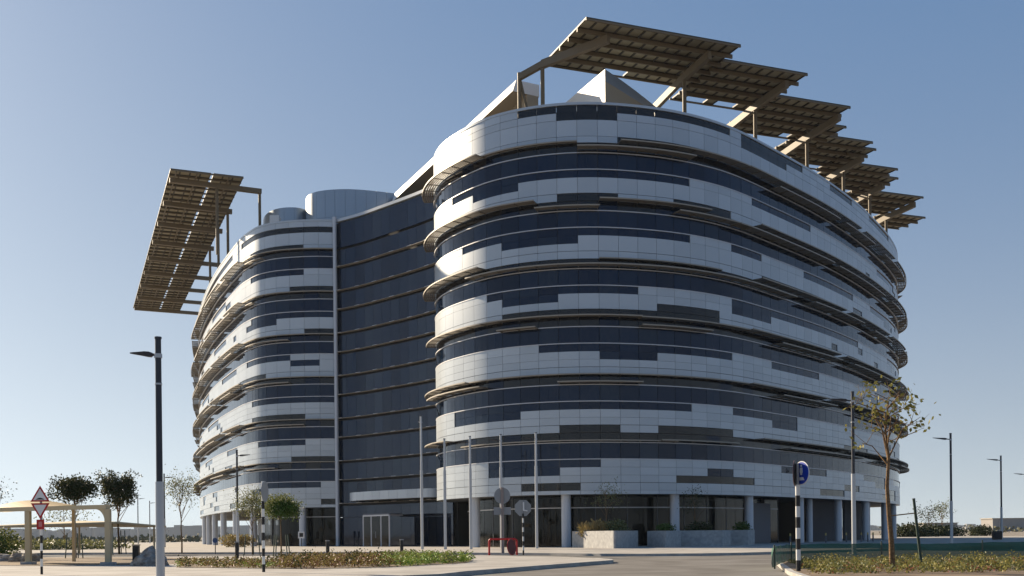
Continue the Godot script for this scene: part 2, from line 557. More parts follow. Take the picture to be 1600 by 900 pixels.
func build_building() -> void:
	building = thing("office_building", W(4, 0, 100), "seven-storey office block with curved wings of striped white panels and dark glass", "building")
	# ---- the wing nearer the street corner
	var lr := line([[-4.2, 99], [-5.6, 95], [-6.3, 91.2], [-5.7, 87.6], [-4.2, 84.5], [-1.7, 81.3], [1.2, 79.4], [4.6, 78.5], [8.2, 78.75], [12.7, 80.3], [17.2, 83.4], [22.3, 88.9], [27.6, 95.2], [32.6, 102], [37, 108.8], [41.2, 116], [44.3, 122.7], [46, 129], [45, 135.5], [41, 140]])
	var n_r := 69
	var body := offset_line(lr, 0.3, 107.0, 1.5, -0.16)
	body.append_array([[30, 138], [6, 112]])
	var mb := MB.new()
	mb.prism(poly(body), SOFFIT, 32.0)
	var wing := part("street_wing", mb, M.backing, building)
	wing.set_meta("label", "wing with a rounded nose and staggered bands facing the street")
	var h := {
		"51": [[9, 23], [28, 35]], "52": [[11, 14]], "54": [[16, 19], [22, 26]],
		"41": [[10, 23], [26, 29], [34, 42]], "42": [[13, 17]], "44": [[29, 36]],
		"31": [[12, 20], [26, 43]], "32": [[13, 16], [26, 30]], "33": [[21, 25]], "34": [[13, 25]],
		"21": [[15, 26], [30, 36]], "22": [[18, 21]],
		"11": [[9, 23], [26, 33]], "12": [[9, 14], [30, 33]], "14": [[16, 19], [21, 26]],
		"01": [[12, 18], [31, 37]], "02": [[12, 16], [24, 26]], "03": [[22, 28]], "04": [[14, 17]],
		"p0": [[19, 25]], "p2": [[16, 19], [27, 32]], "p3": [[14, 26], [27, 34], [38, 42], [46, 52]]}
	rng.seed = 11
	for k in 6:
		for r in [1, 2, 3, 4]:
			var key := "%d%d" % [k, r]
			var a: Array = h.get(key, [])
			if r == 1: a.append_array(random_runs(43, 69, 3, 8, 4, 9))
			elif r == 4: a.append_array(random_runs(36, 69, 5, 12, 3, 7))
			else: a.append_array(random_runs(38, 69, 8, 16, 1, 3))
			h[key] = a
	# [storey, from bay, to bay, height above transom, depth]
	var sh := []
	sh.append_array([[5, 4, 12, 1.93, 0.9], [5, 12, 17, 1.93, 0.35], [5, 17, 23, 1.45, 0.8], [5, 19, 27, 1.93, 0.8],
		[4, 4, 15, 1.93, 0.8], [4, 15, 18, 1.40, 0.7], [4, 18, 24, 1.93, 0.7], [4, 22, 27, 1.45, 0.8],
		[3, 4, 12, 1.93, 0.9], [3, 11, 27, 1.40, 0.75], [3, 18, 25, 1.93, 0.25],
		[2, 5, 15, 1.93, 0.7], [2, 13, 15, 1.22, 0.7], [2, 15, 20, 1.93, 0.7], [2, 20, 24, 1.30, 0.7], [2, 20, 27, 1.90, 0.6],
		[1, 4, 11, 1.93, 0.85], [1, 6, 12, 1.45, 0.8], [1, 11, 27, 1.93, 0.45], [1, 16, 20, 1.35, 0.75],
		[0, 5, 9, 1.93, 0.9], [0, 10, 22, 1.35, 0.25], [0, 21, 26, 1.40, 0.5]])
	rng.seed = 12
	for k in 6:
		for r in random_runs(27, 66, 0, 1, 6, 12): sh.append([k, r[0], r[1], 1.93, 0.85])
		for r in random_runs(26, 66, 1, 5, 5, 11): sh.append([k, r[0], r[1], 1.40, rng.randf_range(0.75, 1.05)])
	rng.seed = 13
	facade(wing, lr, 1.26, n_r, h, sh)
	# ---- the wing behind, running away from the street
	var ll := line([[-47, 194], [-51, 191], [-52.3, 186], [-51.2, 179], [-49, 170], [-46.5, 160.5], [-44, 152], [-41.2, 144], [-38.3, 136.2], [-35, 128], [-31.9, 121], [-28.6, 114], [-27, 111.2], [-25.4, 109], [-23.4, 107.6], [-21, 106.95], [-19, 106.8], [-17.45, 107]])
	var n_l := int((ll.length - 0.02) / BAY)
	var off_l := ll.length - n_l * BAY
	body = offset_line(ll, 0.3, ll.length - 0.05, 1.5, -0.16)
	body.append_array([[-17.6, 107.3], [-15, 113], [-24, 150], [-38, 190]])
	mb = MB.new()
	mb.prism(poly(body), SOFFIT, 32.0)
	var wing2 := part("rear_wing", mb, M.backing, building)
	wing2.set_meta("label", "wing set back behind the glass link, sunlit along its far side")
	var he := {"p2": [[0, 9]], "p0": [[2, 7]], "51": [[2, 7]], "54": [[0, 3]], "41": [[0, 7]], "42": [[4, 8]], "44": [[0, 2]],
		"31": [[3, 8]], "32": [[1, 3]], "34": [[5, 10]], "21": [[0, 7]], "24": [[2, 7]], "11": [[2, 6]], "14": [[0, 3]], "01": [[1, 5]], "02": [[5, 7]], "04": [[0, 1]]}
	var hl := {}
	for key in he:
		var a := []
		for r in he[key]: a.append([n_l - r[1], n_l - r[0]])
		hl[key] = a
	rng.seed = 21
	for k in 6:
		for r in [1, 2, 3, 4]:
			var key := "%d%d" % [k, r]
			var a: Array = hl.get(key, [])
			if r == 1: a.append_array(random_runs(0, n_l - 11, 4, 9, 3, 7))
			elif r == 4: a.append_array(random_runs(0, n_l - 11, 4, 10, 2, 6))
			else: a.append_array(random_runs(0, n_l - 11, 9, 18, 1, 2))
			hl[key] = a
	hl["p2"].append([0, n_l - 12])
	var shl := []
	for k in 6:
		for r in random_runs(0, n_l - 8, 0, 1, 6, 12): shl.append([k, r[0], r[1], 1.93, 0.8])
		for r in random_runs(2, n_l - 10, 1, 5, 4, 9): shl.append([k, r[0], r[1], 1.40, rng.randf_range(0.75, 1.0)])
		shl.append([k, n_l - 8, n_l, 1.93, 0.3])
		var q := rng.randi_range(2, 6)
		shl.append([k, n_l - 8, n_l - q, 1.40, 0.45])
	facade(wing2, ll, off_l, n_l, hl, shl)
	# ---- the concave glass link between them
	var la := line([[-17.25, 107.05], [-14.46, 104.86], [-11.78, 102.19], [-9.21, 99.57], [-7.01, 97.07], [-5.2, 94.6]])
	var ab := offset_line(la, 0.0, la.length, la.length / 12.0, -0.55)
	ab.append_array([[6, 112], [-15, 113]])
	mb = MB.new()
	mb.prism(poly(ab), 0.1, 32.3)
	var link := part("glass_link", mb, M.backing, building)
	link.set_meta("label", "concave curtain wall of dark glass between the two wings")
	rng.seed = 31
	var n_a := int(la.length / 1.3)
	var pa := la.length / n_a
	var levels := [0.15, 2.95]
	for k in 6:
		levels.append(FLOOR_TRANSOM + STOREY * k - 2.35)
		levels.append(FLOOR_TRANSOM + STOREY * k)
	levels.append(FLOOR_TRANSOM + STOREY * 5 + 1.9)
	levels.append(32.3)
	for i in n_a:
		for j in levels.size() - 1:
			piece("link_pane", link, la, i * pa + 0.012, (i + 1) * pa - 0.012, levels[j] + (0.13 if j > 1 else 0.02), levels[j + 1] - (0.13 if j > 0 else 0.02), -0.15, -0.03, pane())
	for j in range(2, levels.size() - 2):
		var lb := MB.new()
		strip(lb, la, 0.1, la.length, levels[j] + 0.10, levels[j] + 0.125, -0.16, 0.30, n_a * 2)
		part("ledge", lb, M.fin, link)
		# small light clips on the ledge
		var cb := MB.new()
		for i in n_a:
			if i % 2 == 0: strip(cb, la, i * pa + 0.2, i * pa + 0.85, levels[j] + 0.13, levels[j] + 0.16, 0.18, 0.30, 1)
		part("ledge_clips", cb, M.transom, link).set_meta("kind", "stuff")
	var capb := MB.new()
	strip(capb, la, 0.0, la.length, 32.32, PARAPET, -0.4, 0.08, n_a * 2)
	part("parapet_cap", capb, M.clad1, link)
	var cp := MB.new()
	cp.tube([W(-17.3, 0.1, 106.75), W(-17.3, 32.75, 106.75)], [0.2, 0.2], 14)
	part("corner_post", cp, M.column, building)
	settle_ground_floor(lr, ll, wing, wing2)
	settle_pieces()
	build_entrance()
	build_roof()

func settle_ground_floor(lr: Line, ll: Line, wing: Node3D, wing2: Node3D) -> void:
	# street wing: glazed shop fronts set back behind round columns
	rng.seed = 41
	for b in range(2, 34):
		var s0 := 1.26 + b * BAY
		piece("storefront_pane", wing, lr, s0 + 0.03, s0 + BAY - 0.03, 0.16, 3.02, -2.66, -2.63, "pane")
		piece("storefront_pane", wing, lr, s0 + 0.03, s0 + BAY - 0.03, 3.10, 3.98, -2.66, -2.63, "pane")
	var mb := MB.new()
	strip(mb, lr, 4.3, 52.2, 3.025, 3.095, -2.72, -2.56, 64)
	part("storefront_rail", mb, M.transom, wing)
	mb = MB.new()
	for b in range(2, 35, 2):
		var s0 := 1.26 + b * BAY
		strip(mb, lr, s0 - 0.025, s0 + 0.025, 0.14, 3.98, -2.72, -2.6)
	part("mullions", mb, M.louvre, wing).set_meta("kind", "stuff")
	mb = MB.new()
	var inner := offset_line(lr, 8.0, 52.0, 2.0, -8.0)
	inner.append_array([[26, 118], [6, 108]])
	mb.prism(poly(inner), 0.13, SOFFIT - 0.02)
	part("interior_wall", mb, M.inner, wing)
	mb = MB.new()
	strip(mb, lr, 39.6, 40.9, 0.14, 3.9, -6.2, -5.6)
	part("interior_pier", mb, M.inner_warm, wing)
	mb = MB.new()
	strip(mb, lr, 15.2, 16.4, 0.14, 3.9, -5.2, -4.6)
	part("interior_pier", mb, M.white, wing)
	# further along: metal louvred bays
	mb = MB.new()
	strip(mb, lr, 46.6, 50.2, 0.13, 3.5, -2.5, -2.3, 4)
	part("service_door", mb, M.louvre, wing)
	for q in [[60.5, 68.0], [70.5, 78.5]]:
		mb = MB.new()
		strip(mb, lr, q[0], q[1], 0.13, SOFFIT - 0.03, -3.0, -2.8, 10)
		var s: float = q[0]
		while s < q[1]:
			strip(mb, lr, s, s + 0.09, 0.13, SOFFIT - 0.04, -2.8, -2.72)
			s += 0.3
		part("louvred_screen", mb, M.louvre, wing)
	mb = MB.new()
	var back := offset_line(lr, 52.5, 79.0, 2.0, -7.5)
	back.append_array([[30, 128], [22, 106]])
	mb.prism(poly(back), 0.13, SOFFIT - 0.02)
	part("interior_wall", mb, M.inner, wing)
	for b in range(0, 10):
		var s := 16.6 + b * 9.0
		if s > 96.0: break
		var q := lr.at(s) + lr.out(s) * -0.75
		round_column(wing, q, 0.36, SOFFIT)
	for s in [56.6, 75.0]:
		var q := lr.at(s) + lr.out(s) * -1.6
		round_column(wing, q, 0.3, SOFFIT)
	# rear wing: glazed near the link, open between columns beyond
	var e := ll.length
	for b in range(0, 9):
		var s1 := e - b * BAY
		piece("storefront_pane", wing2, ll, s1 - BAY + 0.03, s1 - 0.03, 0.16, 3.02, -1.86, -1.83, "pane")
		piece("storefront_pane", wing2, ll, s1 - BAY + 0.03, s1 - 0.03, 3.10, 3.98, -1.86, -1.83, "pane")
	mb = MB.new()
	strip(mb, ll, e - 13.5, e - 0.05, 3.025, 3.095, -1.92, -1.76, 18)
	part("storefront_rail", mb, M.transom, wing2)
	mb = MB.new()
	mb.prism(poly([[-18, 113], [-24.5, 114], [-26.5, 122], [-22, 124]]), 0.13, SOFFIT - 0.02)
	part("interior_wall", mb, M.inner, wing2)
	for i in 10:
		var s := e - 3.6 - i * 8.6
		if s < 2.0: break
		var q := ll.at(s) + ll.out(s) * -0.6
		round_column(wing2, q, 0.36, SOFFIT)
		if i > 2:
			var q2 := ll.at(s) + ll.out(s) * -9.0
			round_column(wing2, q2, 0.36, SOFFIT)

func build_entrance() -> void:
	# a curved silver canopy and a glazed lobby under it
	var c := line([[-14.9, 105.4], [-15.5, 103.6], [-15.1, 101.6], [-13.4, 99.4], [-11.2, 97.2], [-9.0, 95.2], [-7.2, 93.9], [-6.4, 94.2], [-6.2, 95.6]])
	var root := part_root("entrance_canopy", building)
	var n := 14
	var k := c.length / n
	for i in n:
		var mb := MB.new()
		strip(mb, c, i * k + 0.01, (i + 1) * k - 0.01, 4.42, 5.2, -0.3, 0.0, 3)
		part("fascia_panel", mb, M["clad%d" % (i % 4)], root)
	var q := offset_line(c, 0.0, c.length, c.length / 24.0, -0.08)
	q.append([-9, 101]); q.append([-13, 105])
	var pb := MB.new()
	pb.prism(poly(q), 4.5, 5.12)
	part("canopy_slab", pb, M.fin, root)
	var lob := part_root("entrance_lobby", building)
	var a := Vector2(-12.75, 101.2); var b := Vector2(-10.0, 98.3)
	var dd := (b - a).normalized(); var nn := Vector2(dd.y, -dd.x)
	var L := a.distance_to(b)
	var fr := MB.new()
	for t in [0.0, 1.25, 2.75, L]:
		var p: Vector2 = a + dd * t + nn * 1.5
		fr.bar(W(p.x, 0.12, p.y), W(p.x, 2.9, p.y), 0.12, 0.12)
	for e in [[a + nn * 1.5, b + nn * 1.5], [a, a + nn * 1.5], [b, b + nn * 1.5]]:
		fr.bar(W(e[0].x, 2.95, e[0].y), W(e[1].x, 2.95, e[1].y), 0.13, 0.12)
	part("frame", fr, M.transom, lob)
	for t in [[0.08, 1.17], [1.33, 2.67], [2.83, L - 0.08]]:
		var p0: Vector2 = a + dd * t[0] + nn * 1.5
		var p1: Vector2 = a + dd * t[1] + nn * 1.5
		var gb := MB.new()
		gb.bar(W(p0.x, 1.5, p0.y), W(p1.x, 1.5, p1.y), 0.03, 2.7)
		var door := part("door", gb, M.pane, lob)
		if t[0] > 1.0 and t[0] < 2.0:
			var hb := MB.new()
			var hp: Vector2 = (p0 + p1) * 0.5 + nn * 0.06
			hb.bar(W(hp.x, 0.9, hp.y), W(hp.x, 1.5, hp.y), 0.03, 0.03)
			part("handle", hb, M.transom, lob)
	var rb := MB.new()
	var rp: Array = [a, b, b + nn * 1.5, a + nn * 1.5]
	rb.prism(poly([[rp[0].x, rp[0].y], [rp[1].x, rp[1].y], [rp[2].x, rp[2].y], [rp[3].x, rp[3].y]]), 3.02, 3.12)
	part("lobby_roof", rb, M.louvre, lob)

func part_root(called: String, parent: Node3D) -> Node3D:
	var o := Node3D.new()
	o.name = called
	parent.add_child(o, true)
	return o

func build_roof() -> void:
	# long raking roof with a white edge, behind the street wing
	var p0 := W(-12.3, 36.3, 113.5); var p1 := W(0.45, 38.3, 90.2)
	var nn := Vector3(-0.87, 0.0, 0.49)
	var up := Vector3(0, 1.0, 0)
	var mb := MB.new()
	mb.quad(p0 + up - nn * 0.35, p1 + up - nn * 0.35, p1, p0)
	mb.quad(p0 + up - nn * 7.0, p1 + up - nn * 2.6, p1 + up - nn * 0.35, p0 + up - nn * 0.35)
	mb.quad(p1 + up - nn * 0.35, p1 + up - nn * 2.6, p1 - nn * 2.6, p1)
	part("roof_slope", mb, M.white, building)
	mb = MB.new()
	mb.quad(p0 - Vector3(0, 0.01, 0), p1 - Vector3(0, 0.01, 0), p1 - nn * 2.6, p0 - nn * 5.0)
	part("eaves_soffit", mb, M.render_tan, building)
	mb = MB.new()
	var w0 := p0 - nn * 2.2; var w1 := p1 - nn * 1.4
	mb.quad(w0, w1, Vector3(w1.x, 31.5, w1.z), Vector3(w0.x, 31.5, w0.z))
	mb.quad(w1, w1 - nn * 1.1, Vector3(w1.x, 31.5, w1.z) - nn * 1.1, Vector3(w1.x, 31.5, w1.z))
	part("gable_wall", mb, M.render_tan, building)
	# stair head with a raking white side and a curved metal back
	var a := Vector2(4.35, 90.4); var b := Vector2(7.6, 83.6); var c := Vector2(15.2, 93.6)
	mb = MB.new()
	mb.quad(W(a.x, 36.9, a.y), W(b.x, 37.2, b.y), W(b.x, 31.8, b.y), W(a.x, 31.8, a.y))
	part("stair_head_side", mb, M.white, building)
	mb = MB.new()
	mb.quad(W(b.x, 37.2, b.y) - Vector3(0, 0.9, 0), W(c.x, 36.2, c.y), W(c.x, 31.8, c.y), W(b.x, 31.8, b.y))
	part("stair_head_wall", mb, M.render_tan, building)
	mb = MB.new()
	var d := Vector2(9.5, 97.0)
	for i in 8:
		var f0 := i / 8.0; var f1 := (i + 1) / 8.0
		var e0 := 0.9 * cos(f0 * PI / 2); var e1 := 0.9 * cos(f1 * PI / 2)
		var q0 := b.lerp(c, f0); var q1 := b.lerp(c, f1)
		var r0 := a.lerp(d, f0); var r1 := a.lerp(d, f1)
		var y0 := lerpf(36.3, 36.2, f0) + e0; var y1 := lerpf(36.3, 36.2, f1) + e1
		mb.quad(W(q0.x, y0, q0.y), W(q1.x, y1, q1.y), W(q1.x, lerpf(36.3, 36.2, f1) - 0.01, q1.y), W(q0.x, lerpf(36.3, 36.2, f0) - 0.01, q0.y))
		mb.quad(W(r0.x, 36.9, r0.y), W(r1.x, 36.2, r1.y), W(q1.x, y1, q1.y), W(q0.x, y0, q0.y))
	part("stair_head_roof", mb, M.plant_metal, building)
	# curved plant screens of ribbed metal on the rear wing and link
	var l1 := line([[-22.2, 121], [-22.0, 116.5], [-20.4, 113.9], [-17, 113.1], [-13, 114.3], [-9, 116.5], [-5, 118]])
	var l2 := line([[-29, 128], [-27.6, 121], [-25.6, 117.6], [-23.2, 116.9], [-21.8, 118.5]])
	for q in [[l1, 37.6], [l2, 36.9]]:
		var l: Line = q[0]
		var root := part_root("plant_screen", building)
		var k := int(l.length / 1.1)
		for i in k:
			for r in 2:
				var y0: float = lerpf(31.8, q[1], r * 0.5)
				var y1: float = lerpf(31.8, q[1], r * 0.5 + 0.5)
				var pb := MB.new()
				strip(pb, l, l.length * i / k + 0.01, l.length * (i + 1) / k - 0.01, y0 + 0.01, y1 - 0.01, -0.06, 0.0, 2)
				part("screen_panel", pb, M.plant_metal, root)
		var bk := MB.new()
		strip(bk, l, 0.0, l.length, 31.8, q[1] - 0.02, -0.3, -0.08, 20)
		part("screen_backing", bk, M.louvre, root)
	mb = MB.new()
	mb.box(W(-25.0, 34.6, 115.2), Vector3(1.0, 1.6, 1.0))
	part("roof_box", mb, M.white, building)

# ------------------------------------------------------------------ solar canopies
# lattice coordinates: u runs to the right and away, v away and to the left
const LATTICE := 21.0

func module_mesh() -> ArrayMesh:
	var fr := MB.new(); var bs := MB.new(); var ce := MB.new()
	var w := 1.04; var d := 1.655
	for s in [-1, 1]:
		fr.box(Vector3(s * (w / 2 - 0.03), -0.045, 0), Vector3(0.06, 0.13, d))
		fr.box(Vector3(0, -0.045, s * (d / 2 - 0.03)), Vector3(w - 0.12, 0.13, 0.06))
	bs.quad(Vector3(-w / 2 + 0.04, -0.01, d / 2 - 0.04), Vector3(w / 2 - 0.04, -0.01, d / 2 - 0.04), Vector3(w / 2 - 0.04, -0.01, -d / 2 + 0.04), Vector3(-w / 2 + 0.04, -0.01, -d / 2 + 0.04))
	ce.quad(Vector3(-w / 2 + 0.04, 0.01, -d / 2 + 0.04), Vector3(w / 2 - 0.04, 0.01, -d / 2 + 0.04), Vector3(w / 2 - 0.04, 0.01, d / 2 - 0.04), Vector3(-w / 2 + 0.04, 0.01, d / 2 - 0.04))
	var am := bs.mesh(M.backsheet)
	ce.mesh(M.cell, am)
	fr.mesh(M.module_frame, am)
	return am

func uv(u: float, y: float, v: float) -> Vector3:
	return Vector3(u, y, -v)

func build_canopies() -> void:
	var mm := module_mesh()
	var root := thing("solar_canopy", Vector3.ZERO, "stepped roof canopy of solar panels on beige girders over the street wing", "solar canopy", "rooftop solar canopies")
	root.rotation_degrees.y = LATTICE
	root.position = Vector3.ZERO
	var top := 40.0
	var row := 1.68
	var blocks := [[34.6, 13, 73.4, 5], [48.2, 8, 76.1, 5], [56.3, 8, 80.7, 5], [64.3, 3, 84.8, 5], [67.4, 5, 87.3, 5], [72.2, 2, 88.8, 5], [74.3, 6, 92.9, 5], [80.6, 2, 95.3, 5], [82.9, 7, 99.8, 4], [90.0, 6, 106.2, 3]]
	rng.seed = 51
	for bl in blocks:
		var u0: float = bl[0]; var nu: int = bl[1]; var v0: float = bl[2]; var nv: int = bl[3]
		for i in nu:
			for j in nv:
				if bl[1] == 13 and j == 4 and i in [5, 6]: continue
				if u0 > 47.0 and j == nv - 1 and rng.randf() < 0.35: continue
				var o := MeshInstance3D.new()
				o.name = "solar_panel"
				o.mesh = mm
				root.add_child(o, true)
				o.position = uv(u0 + 0.52 + i * 1.045, top, v0 + row * (j + 0.5))
		for j in nv + 1:
			var mb := MB.new()
			var v := v0 + row * j
			if j == 0: v += 0.06
			var deep := 0.32 if j > 0 and j < nv else 0.14
			mb.bar(uv(u0 - (0.0 if j == 0 or nu == 13 else 0.25), top - 0.08 - deep / 2, v), uv(u0 + nu * 1.045 + (0.0 if j == 0 else 0.25), top - 0.08 - deep / 2, v), 0.13, deep)
			part("purlin", mb, M.steel, root, true)
	# girders running away from the street, each on a post
	var gd := [[45.9, 74.4, 84.5, 78.4], [55.1, 77.0, 91.0, 81.8], [64.1, 81.6, 96, 86.5], [73.4, 89.8, 102, 92.9], [81.4, 96.2, 108, 98.5], [89.6, 100.6, 113, 105.5]]
	for g in gd:
		var mb := MB.new()
		mb.bar(uv(g[0], top - 0.75, g[1]), uv(g[0], top - 0.95, g[3]), 0.36, 0.62)
		mb.bar(uv(g[0], top - 0.95, g[3]), uv(g[0], top - 1.7, g[2]), 0.36, 0.62)
		part("girder", mb, M.steel, root, true)
		mb = MB.new()
		mb.tube([uv(g[0], 31.9, g[3]), uv(g[0], top - 1.0, g[3])], [0.17, 0.17], 10)
		part("post", mb, M.steel, root, true)
		mb = MB.new()
		mb.bar(uv(g[0], 32.0, g[2] - 0.4), uv(g[0], top - 1.6, g[2] - 0.4), 0.3, 0.3)
		part("post", mb, M.steel, root, true)
	var gb := MB.new()
	gb.bar(uv(37.1, top - 0.72, 74.7), uv(33.8, top - 0.95, 80.1), 0.4, 0.62)
	gb.bar(uv(33.8, top - 0.95, 80.1), uv(32.5, top - 1.45, 81.9), 0.34, 0.5)
	part("girder", gb, M.steel, root, true)
	for p in [[33.8, 80.1], [32.5, 81.9]]:
		gb = MB.new()
		gb.tube([uv(p[0], 31.9, p[1]), uv(p[0], top - 1.1, p[1])], [0.17, 0.17], 10)
		part("post", gb, M.steel, root, true)
	gb = MB.new()
	gb.tube([uv(32.6, top - 1.6, 82.0), uv(33.0, top - 4.0, 81.6), uv(34.4, top - 6.4, 81.4), uv(36.5, 32.2, 81.4)], [0.12, 0.12, 0.12, 0.12], 8)
	part("brace", gb, M.steel, root, true)
	# the second canopy, over the rear wing
	var r2 := thing("solar_canopy", Vector3.ZERO, "long narrow roof canopy of solar panels with open slots, over the rear wing", "solar canopy", "rooftop solar canopies")
	r2.rotation_degrees.y = LATTICE + 1.3
	var t2 := 40.0
	var u1 := 10.45; var v1 := 118.2
	var rows := 42; var pitch := 1.745
	for j in rows:
		for i in 7:
			var o := MeshInstance3D.new()
			o.name = "solar_panel"
			o.mesh = mm
			r2.add_child(o, true)
			o.position = uv(u1 + 0.5 + i * 1.0 + i * 0.042 + (-0.12 if i > 3 else -0.38), t2, v1 + pitch * (j + 0.5))
	for j in range(0, rows + 1, 1):
		var mb := MB.new()
		mb.bar(uv(u1 - 0.4, t2 - 0.16, v1 + pitch * j), uv(u1 + 7.15, t2 - 0.16, v1 + pitch * j), 0.09, 0.16)
		part("purlin", mb, M.steel, r2, true)
	for j in 9:
		var v := v1 + 2.2 + j * 8.7
		var mb := MB.new()
		mb.bar(uv(u1 - 0.3, t2 - 0.55, v), uv(u1 + (9.4 if j < 1 else (7.4 if j < 4 else 12.5)), t2 - 0.72, v), 0.5, 0.5)
		part("girder", mb, M.steel, r2, true)
		for q in ([4.6, 9.2] if j < 1 else ([6.9] if j < 4 else [12.2])):
			mb = MB.new()
			mb.tube([uv(u1 + q, 31.9, v), uv(u1 + q, t2 - 0.9, v)], [0.16, 0.16], 10)
			part("post", mb, M.steel, r2, true)
	for i in [0.2, 2.3, 5.6]:
		var mb := MB.new()
		mb.bar(uv(u1 + i, t2 - 0.34, v1), uv(u1 + i, t2 - 0.34, v1 + pitch * rows), 0.1, 0.18)
		part("beam", mb, M.steel, r2, true)

# ------------------------------------------------------------------ street furniture
func lamp_post(x: float, away: float, h: float, split: float, arm: float, turn: float, label: String, pale := false) -> void:
	var both := false
	var t := thing("street_lamp", W(x, 0.0, away), label, "street lamp", "street lamps")
	var mb := MB.new()
	mb.tube([Vector3(0, 0.0, 0), Vector3(0, h * split, 0)], [0.105, 0.10], 14)
	part("lower_pole", mb, M.pole_light, t, true)
	mb = MB.new()
	mb.tube([Vector3(0, 0.0, 0), Vector3(0, 0.03, 0)], [0.2, 0.2], 12)
	part("base_plate", mb, M.pole_light, t, true)
	mb = MB.new()
	mb.tube([Vector3(0, h * split, 0), Vector3(0, h, 0)], [0.078, 0.072], 14)
	part("upper_pole", mb, M.pole_light if pale else M.pole_dark, t, true)
	mb = MB.new()
	mb.tube([Vector3(0, h, 0), Vector3(0, h + 0.05, 0)], [0.085, 0.085], 14)
	part("cap", mb, M.pole_dark, t, true)
	mb = MB.new()
	mb.tube([Vector3(0, h - 0.46, 0), Vector3(0, h - 0.36, 0)], [0.095, 0.095], 14)
	part("collar", mb, M.pole_light, t, true)
	mb = MB.new()
	mb.tube([Vector3(0, h * 0.82 - 0.04, 0), Vector3(0, h * 0.82, 0)], [0.088, 0.088], 14)
	part("collar", mb, M.pole_light, t, true)
	for s in ([1.0, -1.0] if both else [1.0]):
		# a leaf-shaped head: thick near the pole, thin at the tip
		var b := Basis(Vector3.UP, turn + (PI if s < 0.0 else 0.0))
		var y := h - 0.41
		var prof := [[0.06, 0.025, 0.03], [0.16, 0.03, 0.03], [0.22, 0.09, 0.06], [0.34, 0.12, 0.055], [0.52, 0.10, 0.035], [0.72, 0.06, 0.02], [0.8, 0.03, 0.012]]
		mb = MB.new()
		for i in prof.size() - 1:
			var p: Array = prof[i]; var q: Array = prof[i + 1]
			var f0: float = p[0] * arm / 0.8; var f1: float = q[0] * arm / 0.8
			var r0: float = 0.02 + f0 * 0.10; var r1: float = 0.02 + f1 * 0.10
			var c := []
			for e in [[f0, r0, p], [f1, r1, q]]:
				c.append([b * Vector3(e[0], y + e[1] + e[2][2], -e[2][1]), b * Vector3(e[0], y + e[1] + e[2][2], e[2][1]), b * Vector3(e[0], y + e[1] - e[2][2], e[2][1] * 0.8), b * Vector3(e[0], y + e[1] - e[2][2], -e[2][1] * 0.8)])
			for k in 4: mb.quad(c[0][k], c[1][k], c[1][(k + 1) % 4], c[0][(k + 1) % 4])
			if i == 0: mb.quad(c[0][0], c[0][1], c[0][2], c[0][3])
			if i == prof.size() - 2: mb.quad(c[1][3], c[1][2], c[1][1], c[1][0])
		part("lamp_head", mb, M.pole_dark, t, true)

func banded_pole(t: Node3D, h: float, r: float, n: int) -> void:
	for i in n:
		var mb := MB.new()
		var y0 := h * i / n; var y1 := h * (i + 1) / n
		mb.tube([Vector3(0, y0, 0), Vector3(0, y1, 0)], [r, r], 12)
		part("pole_band", mb, M.black if i % 2 == 0 else M.band_white, t, true)

func ngon(n: int, r: float, rot := 0.0, c := Vector2.ZERO) -> PackedVector2Array:
	var q := PackedVector2Array()
	for i in n:
		q.append(c + Vector2(cos(rot + TAU * i / n), sin(rot + TAU * i / n)) * r)
	return q

func plate(t: Node3D, called: String, outline: PackedVector2Array, z0: float, z1: float, m: Material, tr: Transform3D) -> MeshInstance3D:
	var mb := MB.new()
	mb.plate(outline, z0, z1, tr)
	return part(called, mb, m, t, true)

func tri2(cx: float, cy: float, w: float, h: float) -> PackedVector2Array:
	return poly([[cx - w / 2, cy - h / 3], [cx + w / 2, cy - h / 3], [cx, cy + h * 2 / 3]])

